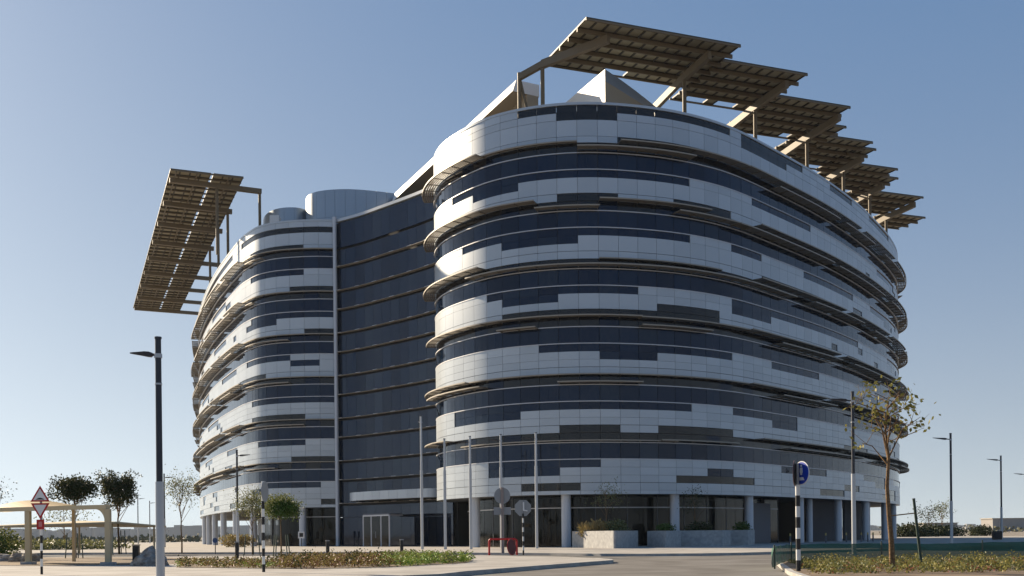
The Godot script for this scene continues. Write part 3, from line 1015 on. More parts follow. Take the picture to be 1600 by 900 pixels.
func build_signs() -> void:
	# hump warning over a give-way triangle on a banded pole
	var t := thing("road_sign", W(-13.57, 0.12, 31), "red-bordered hump warning triangle above an inverted triangle on banded pole", "road sign", "road signs")
	banded_pole(t, 1.35, 0.036, 6)
	var mb := MB.new()
	mb.tube([Vector3(0, 1.35, 0), Vector3(0, 2.45, 0)], [0.034, 0.034], 10)
	part("post", mb, M.sign_back, t, true)
	var front := Transform3D(Basis.IDENTITY, Vector3(0, 0, 0.045))
	plate(t, "warning_plate", tri2(0, 2.25, 0.56, 0.46), 0.0, 0.012, M.red, front)
	plate(t, "warning_face", tri2(0, 2.25, 0.40, 0.33), 0.0125, 0.016, M.sign_white, front)
	plate(t, "hump_symbol", poly([[-0.13, 2.155], [0.13, 2.155], [0.10, 2.175], [0.05, 2.20], [0, 2.21], [-0.05, 2.20], [-0.10, 2.175]]), 0.0165, 0.019, M.black, front)
	plate(t, "give_way_plate", tri2(0, -1.90, 0.54, 0.46), 0.0, 0.012, M.red, front * Transform3D(Basis(Vector3(0, 0, 1), PI), Vector3.ZERO))
	plate(t, "give_way_face", tri2(0, -1.90, 0.37, 0.32), 0.0125, 0.016, M.sign_white, front * Transform3D(Basis(Vector3(0, 0, 1), PI), Vector3.ZERO))
	plate(t, "supplementary_plate", poly([[-0.11, 1.30], [0.11, 1.30], [0.11, 1.58], [-0.11, 1.58]]), 0.0, 0.012, M.red, front)
	plate(t, "supplementary_symbol", poly([[-0.05, 1.37], [0.05, 1.37], [0.05, 1.50], [0.02, 1.53], [-0.05, 1.50]]), 0.0125, 0.016, mat(Color(0.75, 0.45, 0.45), 0.5), front)
	# a sign seen edge-on
	t = thing("road_sign", W(-7.17, 0.12, 31), "road sign seen edge-on, its black and white banded pole in the planting bed", "road sign", "road signs")
	banded_pole(t, 2.05, 0.045, 9)
	mb = MB.new()
	mb.tube([Vector3(0, 2.05, 0), Vector3(0, 2.62, 0)], [0.045, 0.045], 10)
	part("post", mb, M.band_white, t, true)
	plate(t, "sign_plate", ngon(28, 0.3, 0.0, Vector2(0, 2.32)), 0.05, 0.065, M.sign_back, Transform3D(Basis(Vector3.UP, deg_to_rad(84)), Vector3.ZERO))
	# back of a round sign with a small plate below
	t = thing("road_sign", W(-0.5, 0.12, 57.1), "back of a round grey sign with a small plate beneath, on tall pole", "road sign", "road signs")
	mb = MB.new()
	mb.tube([Vector3(0, 0, 0), Vector3(0, 3.5, 0)], [0.085, 0.075], 12)
	part("post", mb, mat(Color(0.55, 0.50, 0.48), 0.5), t, true)
	var behind := Transform3D(Basis.IDENTITY, Vector3(0, 0, -0.1))
	plate(t, "sign_plate", ngon(32, 0.43, 0.0, Vector2(0, 3.06)), 0.0, 0.015, M.sign_back, behind)
	plate(t, "small_plate", poly([[-0.46, 2.05], [0.46, 2.05], [0.46, 2.45], [-0.46, 2.45]]), 0.0, 0.015, M.sign_back, behind)
	# back of an octagonal sign with a white bracket shaped like an L
	t = thing("road_sign", W(0.54, 0.12, 52.0), "back of an octagonal grey sign with a white L-shaped bracket", "road sign", "road signs")
	banded_pole(t, 2.0, 0.042, 9)
	mb = MB.new()
	mb.tube([Vector3(0, 2.0, 0), Vector3(0, 2.6, 0)], [0.03, 0.03], 10)
	part("post", mb, M.sign_back, t, true)
	plate(t, "sign_plate", ngon(8, 0.42, PI / 8, Vector2(0, 2.27)), 0.0, 0.015, M.sign_back, Transform3D(Basis.IDENTITY, Vector3(0, 0, -0.06)))
	plate(t, "bracket", poly([[0.0, 2.14], [0.22, 2.10], [0.22, 2.16], [0.07, 2.185], [0.07, 2.55], [0.0, 2.55]]), 0.035, 0.05, M.sign_white, Transform3D.IDENTITY)
	# red hoop and round red board
	t = thing("hoop_barrier", W(-0.45, 0.12, 52.5), "red steel hoop barrier standing in front of the round sign's pole", "barrier")
	mb = MB.new()
	var pts := [Vector3(-0.66, 0.0, 0.5)]
	for i in 7:
		var a := PI - PI / 2 * i / 6
		pts.append(Vector3(-0.54 + cos(a) * 0.12, 0.66 + sin(a) * 0.12, 0.5))
	for i in 7:
		var a := PI / 2 - PI / 2 * i / 6
		pts.append(Vector3(0.56 + cos(a) * 0.12, 0.66 + sin(a) * 0.12, 0.5))
	pts.append(Vector3(0.68, 0.0, 0.5))
	var rr := []
	for i in pts.size(): rr.append(0.05)
	mb.tube(pts, rr, 10)
	part("hoop", mb, M.red, t, true)
	t = thing("round_board", W(0.0, 0.12, 51.2), "round dark red board leaning at the end of the red hoop", "board")
	plate(t, "disc", ngon(28, 0.4, 0.0, Vector2(0, 0.4)), 0.0, 0.02, M.red, Transform3D(Basis(Vector3.UP, deg_to_rad(58)) * Basis(Vector3.RIGHT, deg_to_rad(-6)), Vector3.ZERO))
	plate(t, "rim", ngon(28, 0.37, 0.0, Vector2(0, 0.4)), 0.021, 0.026, mat(Color(0.36, 0.08, 0.08), 0.6), Transform3D(Basis(Vector3.UP, deg_to_rad(58)) * Basis(Vector3.RIGHT, deg_to_rad(-6)), Vector3.ZERO))
	# two round signs set at an angle on one banded pole
	t = thing("road_sign", W(7.45, 0.1, 28), "blue round sign with a white figure on a black and white banded pole", "road sign", "road signs")
	banded_pole(t, 2.25, 0.062, 8)
	mb = MB.new()
	mb.tube([Vector3(0, 2.25, 0), Vector3(0, 2.8, 0)], [0.045, 0.045], 10)
	part("post", mb, M.sign_back, t, true)
	var tb := Transform3D(Basis(Vector3.UP, deg_to_rad(-66)), Vector3(0.10, 0, 0.04))
	plate(t, "sign_rim", ngon(36, 0.31, 0.0, Vector2(0, 2.55)), 0.0, 0.012, M.sign_white, tb)
	plate(t, "sign_face", ngon(36, 0.285, 0.0, Vector2(0, 2.55)), 0.0125, 0.015, M.sign_blue, tb)
	plate(t, "figure_head", ngon(12, 0.035, 0.0, Vector2(0.0, 2.74)), 0.0155, 0.018, M.sign_white, tb)
	plate(t, "figure_body", poly([[-0.05, 2.69], [0.05, 2.69], [0.06, 2.56], [0.045, 2.56], [0.035, 2.50], [-0.035, 2.50], [-0.045, 2.56], [-0.06, 2.56]]), 0.0155, 0.018, M.sign_white, tb)
	plate(t, "figure_ground", poly([[-0.12, 2.36], [0.12, 2.36], [0.08, 2.44], [-0.08, 2.44]]), 0.0155, 0.018, M.sign_white, tb)
	var tc := Transform3D(Basis(Vector3.UP, deg_to_rad(68)), Vector3(-0.07, 0, 0.0))
	plate(t, "second_plate", ngon(36, 0.31, 0.0, Vector2(0, 2.55)), 0.0, 0.012, mat(Color(0.16, 0.15, 0.14), 0.5), tc)
	plate(t, "second_rim", ngon(36, 0.33, 0.0, Vector2(0, 2.55)), -0.012, -0.0005, mat(Color(0.55, 0.42, 0.40), 0.5), tc)
	# small blue sign on a thin post
	t = thing("road_sign", W(-19.6, 0.0, 71), "small blue round sign on a short thin post by the lane", "road sign", "road signs")
	mb = MB.new()
	mb.tube([Vector3(0, 0, 0), Vector3(0, 1.0, 0)], [0.03, 0.03], 8)
	part("post", mb, M.pole_dark, t, true)
	plate(t, "sign_plate", ngon(20, 0.17, 0.0, Vector2(0, 0.92)), 0.035, 0.05, mat(Color(0.24, 0.34, 0.50), 0.5), Transform3D.IDENTITY)

func build_furniture() -> void:
	lamp_post(-8.51, 26, 5.95, 0.42, 0.72, PI - 0.15, "tall street lamp with dark upper pole beside the planting bed, arm over the garden")
	lamp_post(-19.9, 78, 7.4, 0.44, 0.95, 0.2, "street lamp in front of the rear wing with its arm toward the link")
	lamp_post(-6.35, 76, 9.5, 0.6, 0.5, 2.0, "pale street lamp before the entrance canopy", true)
	for q in [[-4.62, 7.75, "thin pale lamp post by the rounded nose, next to the entrance"], [-2.85, 7.9, "thin pale lamp post second from the entrance along the nose"], [-0.72, 8.0, "thin pale lamp post behind the round grey sign"], [1.72, 8.1, "thin pale lamp post at the column beside the planters"]]:
		lamp_post(q[0], 74.5, q[1], 0.72, 0.85, PI, q[2], true)
	lamp_post(15.9, 50, 7.55, 0.50, 1.15, PI - 0.05, "street lamp with white lower pole behind the green netting")
	lamp_post(30.66, 75, 7.8, 0.40, 1.25, PI, "dark street lamp standing alone past the street wing's end")
	lamp_post(44.9, 98.6, 7.8, 0.40, 1.3, PI, "dark street lamp beyond the first one past the building")
	lamp_post(59.7, 125, 7.8, 0.40, 1.3, PI, "dark street lamp farthest along the road past the building")
	lamp_post(-36.5, 113, 7.8, 0.40, 1.1, 0.2, "street lamp beside the slender tree left of the rear wing")
	lamp_post(-60.5, 174, 7.8, 0.40, 1.1, 0.2, "distant street lamp behind the dark-leaved garden tree")
	lamp_post(-66.0, 196, 7.8, 0.40, 1.1, 0.2, "distant street lamp farthest off behind the garden")
	var i := 0
	for q in [[-11.9, 46.5, "black bollard with pale top in front of the rear wing lamp"], [-8.51, 49.6, "black bollard with pale top between the two planting colours"], [-5.33, 51.9, "black bollard with pale top beside the bright green plants"]]:
		var t := thing("bollard", W(q[0], 0.12, q[1]), q[2], "bollard", "black bollards along the bed")
		var mb := MB.new()
		mb.tube([Vector3(0, 0, 0), Vector3(0, 0.74, 0)], [0.085, 0.085], 14)
		part("shaft", mb, M.black, t, true)
		mb = MB.new()
		mb.tube([Vector3(0, 0.74, 0), Vector3(0, 0.775, 0)], [0.07, 0.07], 14)
		part("neck", mb, M.black, t, true)
		mb = MB.new()
		mb.tube([Vector3(0, 0.775, 0), Vector3(0, 0.82, 0)], [0.10, 0.095], 14)
		part("cap", mb, M.sign_back, t, true)
		i += 1
	# small yellow-topped bollards by the street wing's columns
	var k := 0
	for q in [[22.3, 86.2], [26.2, 89.8], [28.6, 92.0], [29.5, 92.9], [30.5, 93.9], [31.4, 94.9], [32.2, 95.9]]:
		var t := thing("short_bollard", W(q[0], 0.12, q[1]), ["short yellow-topped bollard alone before the dark service opening", "short yellow-topped bollard alone beside the column past the service opening", "short yellow-topped bollard in the row before the louvred screen"][mini(k, 2)], "bollard", "short bollards under the street wing")
		var mb := MB.new()
		mb.tube([Vector3(0, 0, 0), Vector3(0, 0.62, 0)], [0.07, 0.07], 10)
		part("shaft", mb, M.louvre, t, true)
		mb = MB.new()
		k += 1
		mb.tube([Vector3(0, 0.62, 0), Vector3(0, 0.82, 0)], [0.075, 0.06], 10)
		part("top", mb, mat(Color(0.80, 0.70, 0.40), 0.5), t, true)
	# litter bin beside the boulder
	var t := thing("litter_bin", W(-14.76, 0.12, 42.2), "narrow black litter bin beside the pale boulder", "bin")
	var mb := MB.new()
	mb.box(Vector3(0, 0.36, 0), Vector3(0.22, 0.72, 0.22))
	part("body", mb, M.black, t, true)
	mb = MB.new()
	mb.box(Vector3(0, 0.745, 0), Vector3(0.26, 0.04, 0.26))
	part("lid", mb, M.pole_dark, t, true)
	# dark cabinet by the far road
	t = thing("cabinet", W(44.2, 0.0, 98.0), "small dark utility cabinet on the ground near the far road lamps", "cabinet")
	mb = MB.new()
	mb.box(Vector3(0, 0.55, 0), Vector3(0.72, 0.75, 0.5))
	part("body", mb, M.black, t, true)
	mb = MB.new()
	mb.box(Vector3(0, 0.09, 0), Vector3(0.5, 0.17, 0.4))
	part("plinth", mb, M.concrete, t, true)
	# small control box on the storefront by the rear wing
	t = thing("wall_box", W(-20.6, 0.0, 105.2), "small pale framed box on a post before the dark storefront", "box")
	mb = MB.new()
	mb.tube([Vector3(0, 0.1, 0), Vector3(0, 1.0, 0)], [0.04, 0.04], 8)
	part("post", mb, M.black, t, true)
	mb = MB.new()
	mb.box(Vector3(0, 1.25, 0), Vector3(0.62, 0.66, 0.2))
	part("frame", mb, M.sign_white, t, true)
	mb = MB.new()
	mb.box(Vector3(0, 1.25, 0.11), Vector3(0.36, 0.38, 0.03))
	part("screen", mb, M.black, t, true)

func hollow_box(t: Node3D, p: PackedVector2Array, h: float) -> void:
	# a concrete planter with its walls built one by one and soil inside
	var c := Vector2.ZERO
	for e in p: c += e / p.size()
	for i in p.size():
		var a := p[i]; var b := p[(i + 1) % p.size()]
		var d := (b - a).normalized()
		var n := Vector2(-d.y, d.x)
		if n.dot(c - a) < 0.0: n = -n
		var a1 := a + d * 0.004; var b1 := b - d * 0.124
		var mb := MB.new()
		mb.prism(poly([[a1.x, a1.y], [b1.x, b1.y], [b1.x + n.x * 0.12, b1.y + n.y * 0.12], [a1.x + n.x * 0.12, a1.y + n.y * 0.12]]), 0.12, h)
		part("side", mb, M.concrete, t)
	var q: Array = Geometry2D.offset_polygon(p, -0.121)
	if q.size() > 0:
		var sb := MB.new()
		sb.prism(q[0], 0.13, h - 0.15)
		part("soil", sb, M.soil, t)

func leaf(mb: MB, p: Vector3, size: float, flat := 0.0) -> void:
	var d := Vector3(rng.randf_range(-1, 1), rng.randf_range(-1, 1) + flat, rng.randf_range(-1, 1)).normalized()
	var e := d.cross(Vector3(rng.randf_range(-1, 1), rng.randf_range(-1, 1), rng.randf_range(-1, 1))).normalized()
	var l := d * size * rng.randf_range(0.7, 1.3)
	var w := e * size * 0.32
	mb.tri(p, p + l * 0.5 + w, p + l)
	mb.tri(p, p + l, p + l * 0.5 - w)

# leaves scattered round a clump
func clump(mb: MB, c: Vector3, r: Vector3, n: int, size: float) -> void:
	for i in n:
		var d := Vector3(rng.randfn(), rng.randfn(), rng.randfn()).normalized() * pow(rng.randf(), 0.45)
		leaf(mb, c + d * r, size)

# upright tufts of narrow blades
func tuft(mb: MB, c: Vector3, r: float, h: float, n: int, w := 0.012) -> void:
	for i in n:
		var a := rng.randf() * TAU
		var o := Vector3(cos(a), 0, sin(a)) * r * rng.randf()
		var tip := c + o + Vector3(cos(a) * r * rng.randf_range(0.2, 1.2), h * rng.randf_range(0.6, 1.1), sin(a) * r * rng.randf_range(0.2, 1.2))
		var side := Vector3(-sin(a), 0, cos(a)) * w
		mb.tri(c + o * 0.4 - side, tip, c + o * 0.4 + side)

func build_planters() -> void:
	var defs := [
		["concrete planter box with pale dry grasses beside the round column", [[4.3, 76.9], [6.75, 70.4], [8.7, 74.2], [6.3, 77.4]], 1.28],
		["concrete planter box behind the one with dry grasses", [[9.5, 75.6], [10.45, 72.9], [12.0, 76.2], [11.2, 77.6]], 1.25],
		["long concrete planter box with dark bushes against the storefront", [[12.15, 77.4], [15.0, 76.6], [16.2, 79.6], [13.4, 78.9]], 1.25],
		["concrete planter box nearest the grey service doors", [[16.4, 80.9], [17.6, 80.1], [18.6, 82.4], [17.6, 82.9]], 1.25]]
	for d in defs:
		var c := Vector2.ZERO
		for e in d[1]: c += Vector2(e[0], e[1]) / 4.0
		var t := thing("planter", W(c.x, 0.12, c.y), d[0], "planter", "concrete planters at the nose")
		hollow_box(t, poly(d[1]), d[2])
	rng.seed = 61
	var gp := [
		["dry_grass", "pale dry ornamental grass in the planter beside the column", Vector3(5.9, 1.1, -75.6), Vector3(1.3, 0.75, 1.0), 900, "leaf_dry", 0.26],
		["bush", "olive bush at the back of the grassy planter", Vector3(7.3, 1.2, -75.0), Vector3(0.9, 0.7, 0.8), 700, "leaf_grey", 0.2],
		["bush", "dark low bush in the long planter", Vector3(13.6, 1.2, -77.9), Vector3(1.1, 0.5, 0.6), 700, "leaf_dark", 0.18],
		["bush", "dark low bush in the planter by the service doors", Vector3(17.5, 1.2, -81.7), Vector3(0.7, 0.5, 0.7), 500, "leaf_mid", 0.18],
		["bush", "small bush in the middle planter", Vector3(10.8, 1.2, -75.4), Vector3(0.7, 0.4, 0.8), 400, "leaf_mid", 0.16]]
	for g in gp:
		var mb := MB.new()
		if g[0] == "dry_grass":
			for i in 60:
				var o: Vector3 = Vector3(rng.randf_range(-1, 1), 0, rng.randf_range(-1, 1)) * g[3] * Vector3(0.8, 0, 0.8)
				tuft(mb, g[2] + o, 0.3, 0.85, 26, 0.02)
		clump(mb, g[2] + Vector3(0, 0.2, 0), g[3], g[4], g[6])
		single(g[0], mb, M[g[5]], g[1], "plant", "plants in the planters")
	# two thin trees rising out of the planters
	tree("shrub_tree", "thin feathery tree rising from the grassy planter", W(6.6, 1.1, 75.4), 3.3, 0.04, 0.9, Vector3(1.15, 1.2, 1.0), 12, 500, 0.11, "leaf_grey", "trees in the planters", 71)
	tree("shrub_tree", "thin grey tree rising from the long planter", W(13.3, 1.1, 78.2), 3.1, 0.05, 0.5, Vector3(0.85, 1.3, 0.8), 12, 420, 0.11, "leaf_dark", "trees in the planters", 72)

# trunk, limbs, twigs and leaves
func tree(called: String, label: String, at: Vector3, h: float, r: float, clear: float, crown: Vector3, limbs: int, leaves: int, size: float, lm: String, group: String, sd: int, spread := 0.28, lean := Vector3.ZERO, density := 1.0) -> Node3D:
	rng.seed = sd
	var t := thing(called, at, label, "tree", group)
	var wood := MB.new()
	var fol := MB.new()
	var path := []
	var rad := []
	for i in 7:
		var f := i / 6.0
		path.append(Vector3(rng.randf_range(-1, 1) * 0.03 * h * f, h * 0.9 * f, rng.randf_range(-1, 1) * 0.03 * h * f) + lean * f)
		rad.append(lerpf(r, r * 0.22, f))
	wood.tube(path, rad, 8)
	var tips := []
	var mid := h - crown.y
	for i in limbs:
		var f := lerpf(clear / h, 0.92, (i + rng.randf()) / limbs)
		var k := clampi(int(f / 0.9 * 6), 0, 5)
		var p: Vector3 = path[k].lerp(path[k + 1], clampf(f / 0.9 * 6 - k, 0, 1))
		var a := i * 2.4 + rng.randf_range(-0.5, 0.5)
		var el := rng.randf_range(-0.25, 0.95)
		var q := Vector3(cos(a) * cos(el), sin(el), sin(a) * cos(el)) * crown * rng.randf_range(0.72, 1.05) + Vector3(0, mid, 0) + lean * 0.8
		if q.y < p.y + 0.1: q.y = p.y + 0.15
		var m := p.lerp(q, 0.5) + Vector3(rng.randf_range(-1, 1), 0.6, rng.randf_range(-1, 1)) * 0.08 * h
		var br := r * 0.4 * (1.0 - f * 0.5)
		wood.tube([p, m, q], [br, br * 0.6, br * 0.25], 5)
		tips.append(q)
		tips.append(m.lerp(q, 0.4))
		for j in 3:
			var s := m.lerp(q, rng.randf_range(0.1, 0.9))
			var e := s + Vector3(rng.randf_range(-1, 1), rng.randf_range(-0.2, 1), rng.randf_range(-1, 1)) * crown * 0.42
			wood.tube([s, e], [br * 0.35, br * 0.15], 4)
			tips.append(e)
	part("trunk", wood, M.bark, t, true)
	for i in leaves:
		var c: Vector3 = tips[rng.randi() % tips.size()]
		leaf(fol, c + Vector3(rng.randfn(), rng.randfn() * 0.75, rng.randfn()) * spread * crown.x, size)
	part("crown", fol, M[lm], t, true)
	return t

func stakes(t: Node3D, n: int, r: float, h: float) -> void:
	for i in n:
		var a := TAU * i / n + 0.4
		var mb := MB.new()
		mb.tube([Vector3(cos(a) * r, 0, sin(a) * r), Vector3(cos(a) * r * 0.8, h, sin(a) * r * 0.8)], [0.03, 0.03], 6)
		part("stake", mb, M.stake, t, true)

func build_trees() -> void:
	var g := "street trees"
	tree("street_tree", "slender young tree with sparse yellowing leaves and forked branches behind the netting", W(10.25, 0.08, 29), 5.0, 0.085, 2.6, Vector3(1.05, 1.5, 0.9), 16, 230, 0.14, "leaf_yellow", g, 81, 0.13, Vector3(-0.15, 0, 0))
	var t := tree("round_tree", "small round-headed green tree with stakes in front of the rear wing", W(-11.76, 0.12, 54.8), 2.85, 0.045, 1.75, Vector3(0.68, 0.6, 0.64), 26, 6500, 0.10, "leaf_mid", g, 82, 0.3)
	stakes(t, 4, 0.5, 1.1)
	t = tree("feathery_tree", "feathery grey-green young tree beside the round-headed one", W(-14.68, 0.12, 60.8), 3.5, 0.04, 1.2, Vector3(0.75, 1.05, 0.7), 24, 2300, 0.09, "leaf_grey", g, 83, 0.34)
	stakes(t, 3, 0.5, 1.1)
	tree("slender_tree", "tall slender tree with thin see-through crown left of the rear wing", W(-22.3, 0.12, 72.6), 5.2, 0.06, 1.9, Vector3(0.95, 1.7, 0.9), 22, 1300, 0.11, "leaf_grey", g, 84, 0.3)
	t = tree("garden_tree", "upright dark-leaved tree behind the beige shade frame", W(-24.7, 0.12, 67.6), 4.95, 0.075, 1.9, Vector3(1.0, 1.4, 0.95), 34, 5200, 0.14, "leaf_dark", g, 85, 0.17)
	stakes(t, 3, 0.55, 1.5)
	t = tree("garden_tree", "broad dark-leaved tree rising over the shade sail", W(-22.5, 0.12, 55.4), 4.05, 0.07, 1.9, Vector3(1.05, 0.72, 1.0), 30, 4200, 0.13, "leaf_dark", g, 86, 0.16)
	stakes(t, 3, 0.5, 1.3)
	tree("sparse_tree", "sparse bare-branched tree at the garden's edge", W(-27.2, 0.12, 56), 4.0, 0.05, 1.6, Vector3(1.0, 1.1, 1.0), 14, 260, 0.12, "leaf_dark", g, 87, 0.3)
	tree("far_tree", "small thin tree past the street wing's end", W(62, 0, 160), 4.4, 0.08, 1.2, Vector3(1.6, 1.6, 1.5), 14, 420, 0.24, "leaf_dark", "far small trees", 88, 0.35)
	tree("far_tree", "small upright thin tree beyond the dark mounds", W(68, 0, 170), 5.2, 0.08, 1.2, Vector3(1.2, 2.2, 1.2), 14, 420, 0.24, "leaf_grey", "far small trees", 89, 0.3)
	tree("far_tree", "thin low tree far behind the garden canopy", W(-50, 0, 120), 5.0, 0.08, 1.2, Vector3(2.0, 1.8, 1.6), 14, 420, 0.22, "leaf_grey", "far small trees", 90, 0.35)
	# bushes
	rng.seed = 62
	for q in [["rounded bush at the garden's edge", Vector3(-26.5, 0.9, -55.5), Vector3(1.2, 0.85, 1.0), 1600, "leaf_mid", 0.15], ["low dark bush under the edge bush", Vector3(-27.4, 0.45, -56.0), Vector3(1.0, 0.5, 0.9), 900, "leaf_dark", 0.14], ["pale dry bush under the rear wing's open columns", Vector3(-27.2, 0.75, -106.5), Vector3(1.9, 0.7, 0.9), 1500, "leaf_dry", 0.2], ["dark mound of scrub past the building's end", Vector3(56.5, 0.6, -152), Vector3(4.2, 1.5, 2.5), 2600, "leaf_dark", 0.35], ["low dark scrub beside the far road lamp", Vector3(63.0, 0.6, -158), Vector3(3.6, 1.2, 2.5), 2200, "leaf_dark", 0.35], ["small dark scrub near the far road lamp", Vector3(69.0, 0.5, -158), Vector3(1.8, 1.3, 1.6), 1100, "leaf_dark", 0.3], ["long low scrub in the sand behind the garden", Vector3(-42, 0.5, -100), Vector3(7.0, 0.55, 2.5), 2200, "leaf_grey", 0.3]]:
		var mb := MB.new()
		clump(mb, q[1], q[2], q[3], q[5])
		single("bush", mb, M[q[4]], q[0], "bush", "bushes")

func build_beds() -> void:
	var bed := [[-13.6, 43.6], [-10.2, 42.6], [-8.0, 45.6], [-5.2, 47.4], [-2.4, 44.2], [-1.5, 41.4], [-1.7, 38.2], [-3.9, 34.4], [-6.3, 33.4], [-11.3, 36.4]]
	var mb := MB.new()
	mb.prism(poly(bed), 0.1, 0.135, true, false)
	setting("planting_bed", mb, M.soil)
	rng.seed = 91
	var pb := poly(bed)
	var red := MB.new(); var green := MB.new(); var dark := MB.new(); var grey := MB.new()
	for i in 2600:
		var p := Vector2(rng.randf_range(-13.6, -1.5), rng.randf_range(33.4, 49.2))
		if not Geometry2D.is_point_in_polygon(p, pb): continue
		var px := p.x / p.y
		var w := rng.randf()
		var mid := -0.135 + rng.randf_range(-0.02, 0.02)
		var c := W(p.x, 0.14, p.y)
		if px > mid + 0.02:
			var bump := 0.15 + 0.12 * absf(sin(p.x * 1.9 + p.y * 0.7))
			if w < 0.8: clump(green, c + Vector3(0, bump * 0.5, 0), Vector3(0.2, bump, 0.2), 26, 0.085)
			elif w < 0.9: clump(grey, c + Vector3(0, 0.2, 0), Vector3(0.16, 0.24, 0.16), 14, 0.1)
		elif px > -0.215:
			if w < 0.86: clump(red, c + Vector3(0, 0.14, 0), Vector3(0.18, 0.2, 0.18), 24, 0.08)
			elif w < 0.93: clump(dark, c + Vector3(0, 0.22, 0), Vector3(0.14, 0.3, 0.14), 16, 0.1)
		else:
			if w < 0.4: clump(red, c + Vector3(0, 0.1, 0), Vector3(0.18, 0.14, 0.18), 18, 0.075)
			elif w < 0.56: clump(green, c + Vector3(0, 0.08, 0), Vector3(0.2, 0.1, 0.2), 16, 0.07)
			elif w < 0.64: clump(dark, c + Vector3(0, 0.14, 0), Vector3(0.18, 0.2, 0.18), 16, 0.09)
	single("ground_cover", red, M.leaf_red, "low reddish-brown ground cover in the planting bed", "ground cover", "", "stuff")
	single("ground_cover", green, M.leaf_bright, "bright green leafy ground cover in the planting bed", "ground cover", "", "stuff")
	single("ground_cover", dark, M.leaf_dark, "dark green sprigs standing out of the planting bed", "ground cover", "", "stuff")
	single("ground_cover", grey, M.leaf_grey, "grey-green sprigs among the bright plants in the bed", "ground cover", "", "stuff")
	# the verge behind and before the netting
	rng.seed = 92
	var a := MB.new(); var b := MB.new(); var c2 := MB.new()
	for i in 1500:
		var away := rng.randf_range(25.8, 35.5)
		var x := rng.randf_range(7.3 + (away - 26) * 0.2, 19.0)
		var c := W(x, 0.1, away)
		var w := rng.randf()
		var hh := rng.randf_range(0.06, 0.2) * (0.4 + 1.0 * absf(sin(x * 1.3 + away)))
		if w < 0.42: clump(a, c + Vector3(0, hh * 0.5, 0), Vector3(0.17, hh, 0.17), 15, 0.075)
		elif w < 0.72: clump(b, c + Vector3(0, hh * 0.5, 0), Vector3(0.15, hh, 0.15), 16, 0.075)
		elif w < 0.88: clump(c2, c + Vector3(0, 0.06, 0), Vector3(0.16, 0.1, 0.16), 16, 0.06)
	single("verge_plants", a, M.leaf_yellow, "yellow-green low plants in front of the green netting", "ground cover", "", "stuff")
	single("verge_plants", b, M.leaf_grey, "grey-green low plants in front of the green netting", "ground cover", "", "stuff")
	single("verge_plants", c2, M.leaf_red, "reddish creeping plants in front of the green netting", "ground cover", "", "stuff")

func build_netting() -> void:
	var t := thing("netting_fence", W(9.6, 0.1, 37.2), "low green mesh netting strung on posts along the verge", "fence")
	var l := line([[7.3, 30.2], [8.3, 33.5], [9.4, 36.6], [9.9, 37.3], [12, 37.4], [15, 37.2], [18, 37.0], [22, 37.0], [30, 37.4]])
	rng.seed = 95
	var mb := MB.new()
	var n := 180
	var rows := 5
	var f := FastNoiseLite.new()
	f.seed = 3; f.frequency = 0.35
	var g := []
	for i in n + 1:
		var s := l.length * i / n
		var col := []
		for j in rows + 1:
			var y := j / float(rows)
			var sag := f.get_noise_2d(s * 1.2, 7.0) * 0.05
			var o := f.get_noise_2d(s * 2.5, y * 2.0) * 0.09
			var q := l.pt(s, o, 0.0)
			q.y = lerpf(0.12, 0.68 + sag, y)
			col.append(q)
		g.append(col)
	for i in n:
		for j in rows: mb.quad(g[i][j + 1], g[i + 1][j + 1], g[i + 1][j], g[i][j])
	part("netting", mb, M.net, t)
	for s in [0.1, 7.3, 10.6, 14.0, 17.5, 21.0, 25.0]:
		var pb := MB.new()
		var p := l.pt(s, 0.06, 0.0)
		pb.tube([p + Vector3(0, 0.08, 0), p + Vector3(0, 0.76, 0)], [0.025, 0.025], 6)
		part("post", pb, M.stake, t)
	var ps := thing("leaning_post", W(11.42, 0.09, 30), "tall dark green post leaning beside the slender tree", "post")
	mb = MB.new()
	mb.tube([Vector3(0, 0, 0), Vector3(-0.2, 1.9, 0)], [0.045, 0.04], 8)
	part("shaft", mb, mat(Color(0.15, 0.24, 0.2), 0.7), ps, true)
	mb = MB.new()
	mb.tube([Vector3(-0.2, 1.9, 0), Vector3(-0.202, 1.93, 0)], [0.046, 0.046], 8)
	part("cap", mb, M.stake, ps, true)
	mb = MB.new()
	mb.tube([Vector3(-0.16, 1.52, 0), Vector3(-1.15, 1.44, 0.9)], [0.018, 0.018], 6)
	part("tie_rail", mb, M.bark, ps, true)

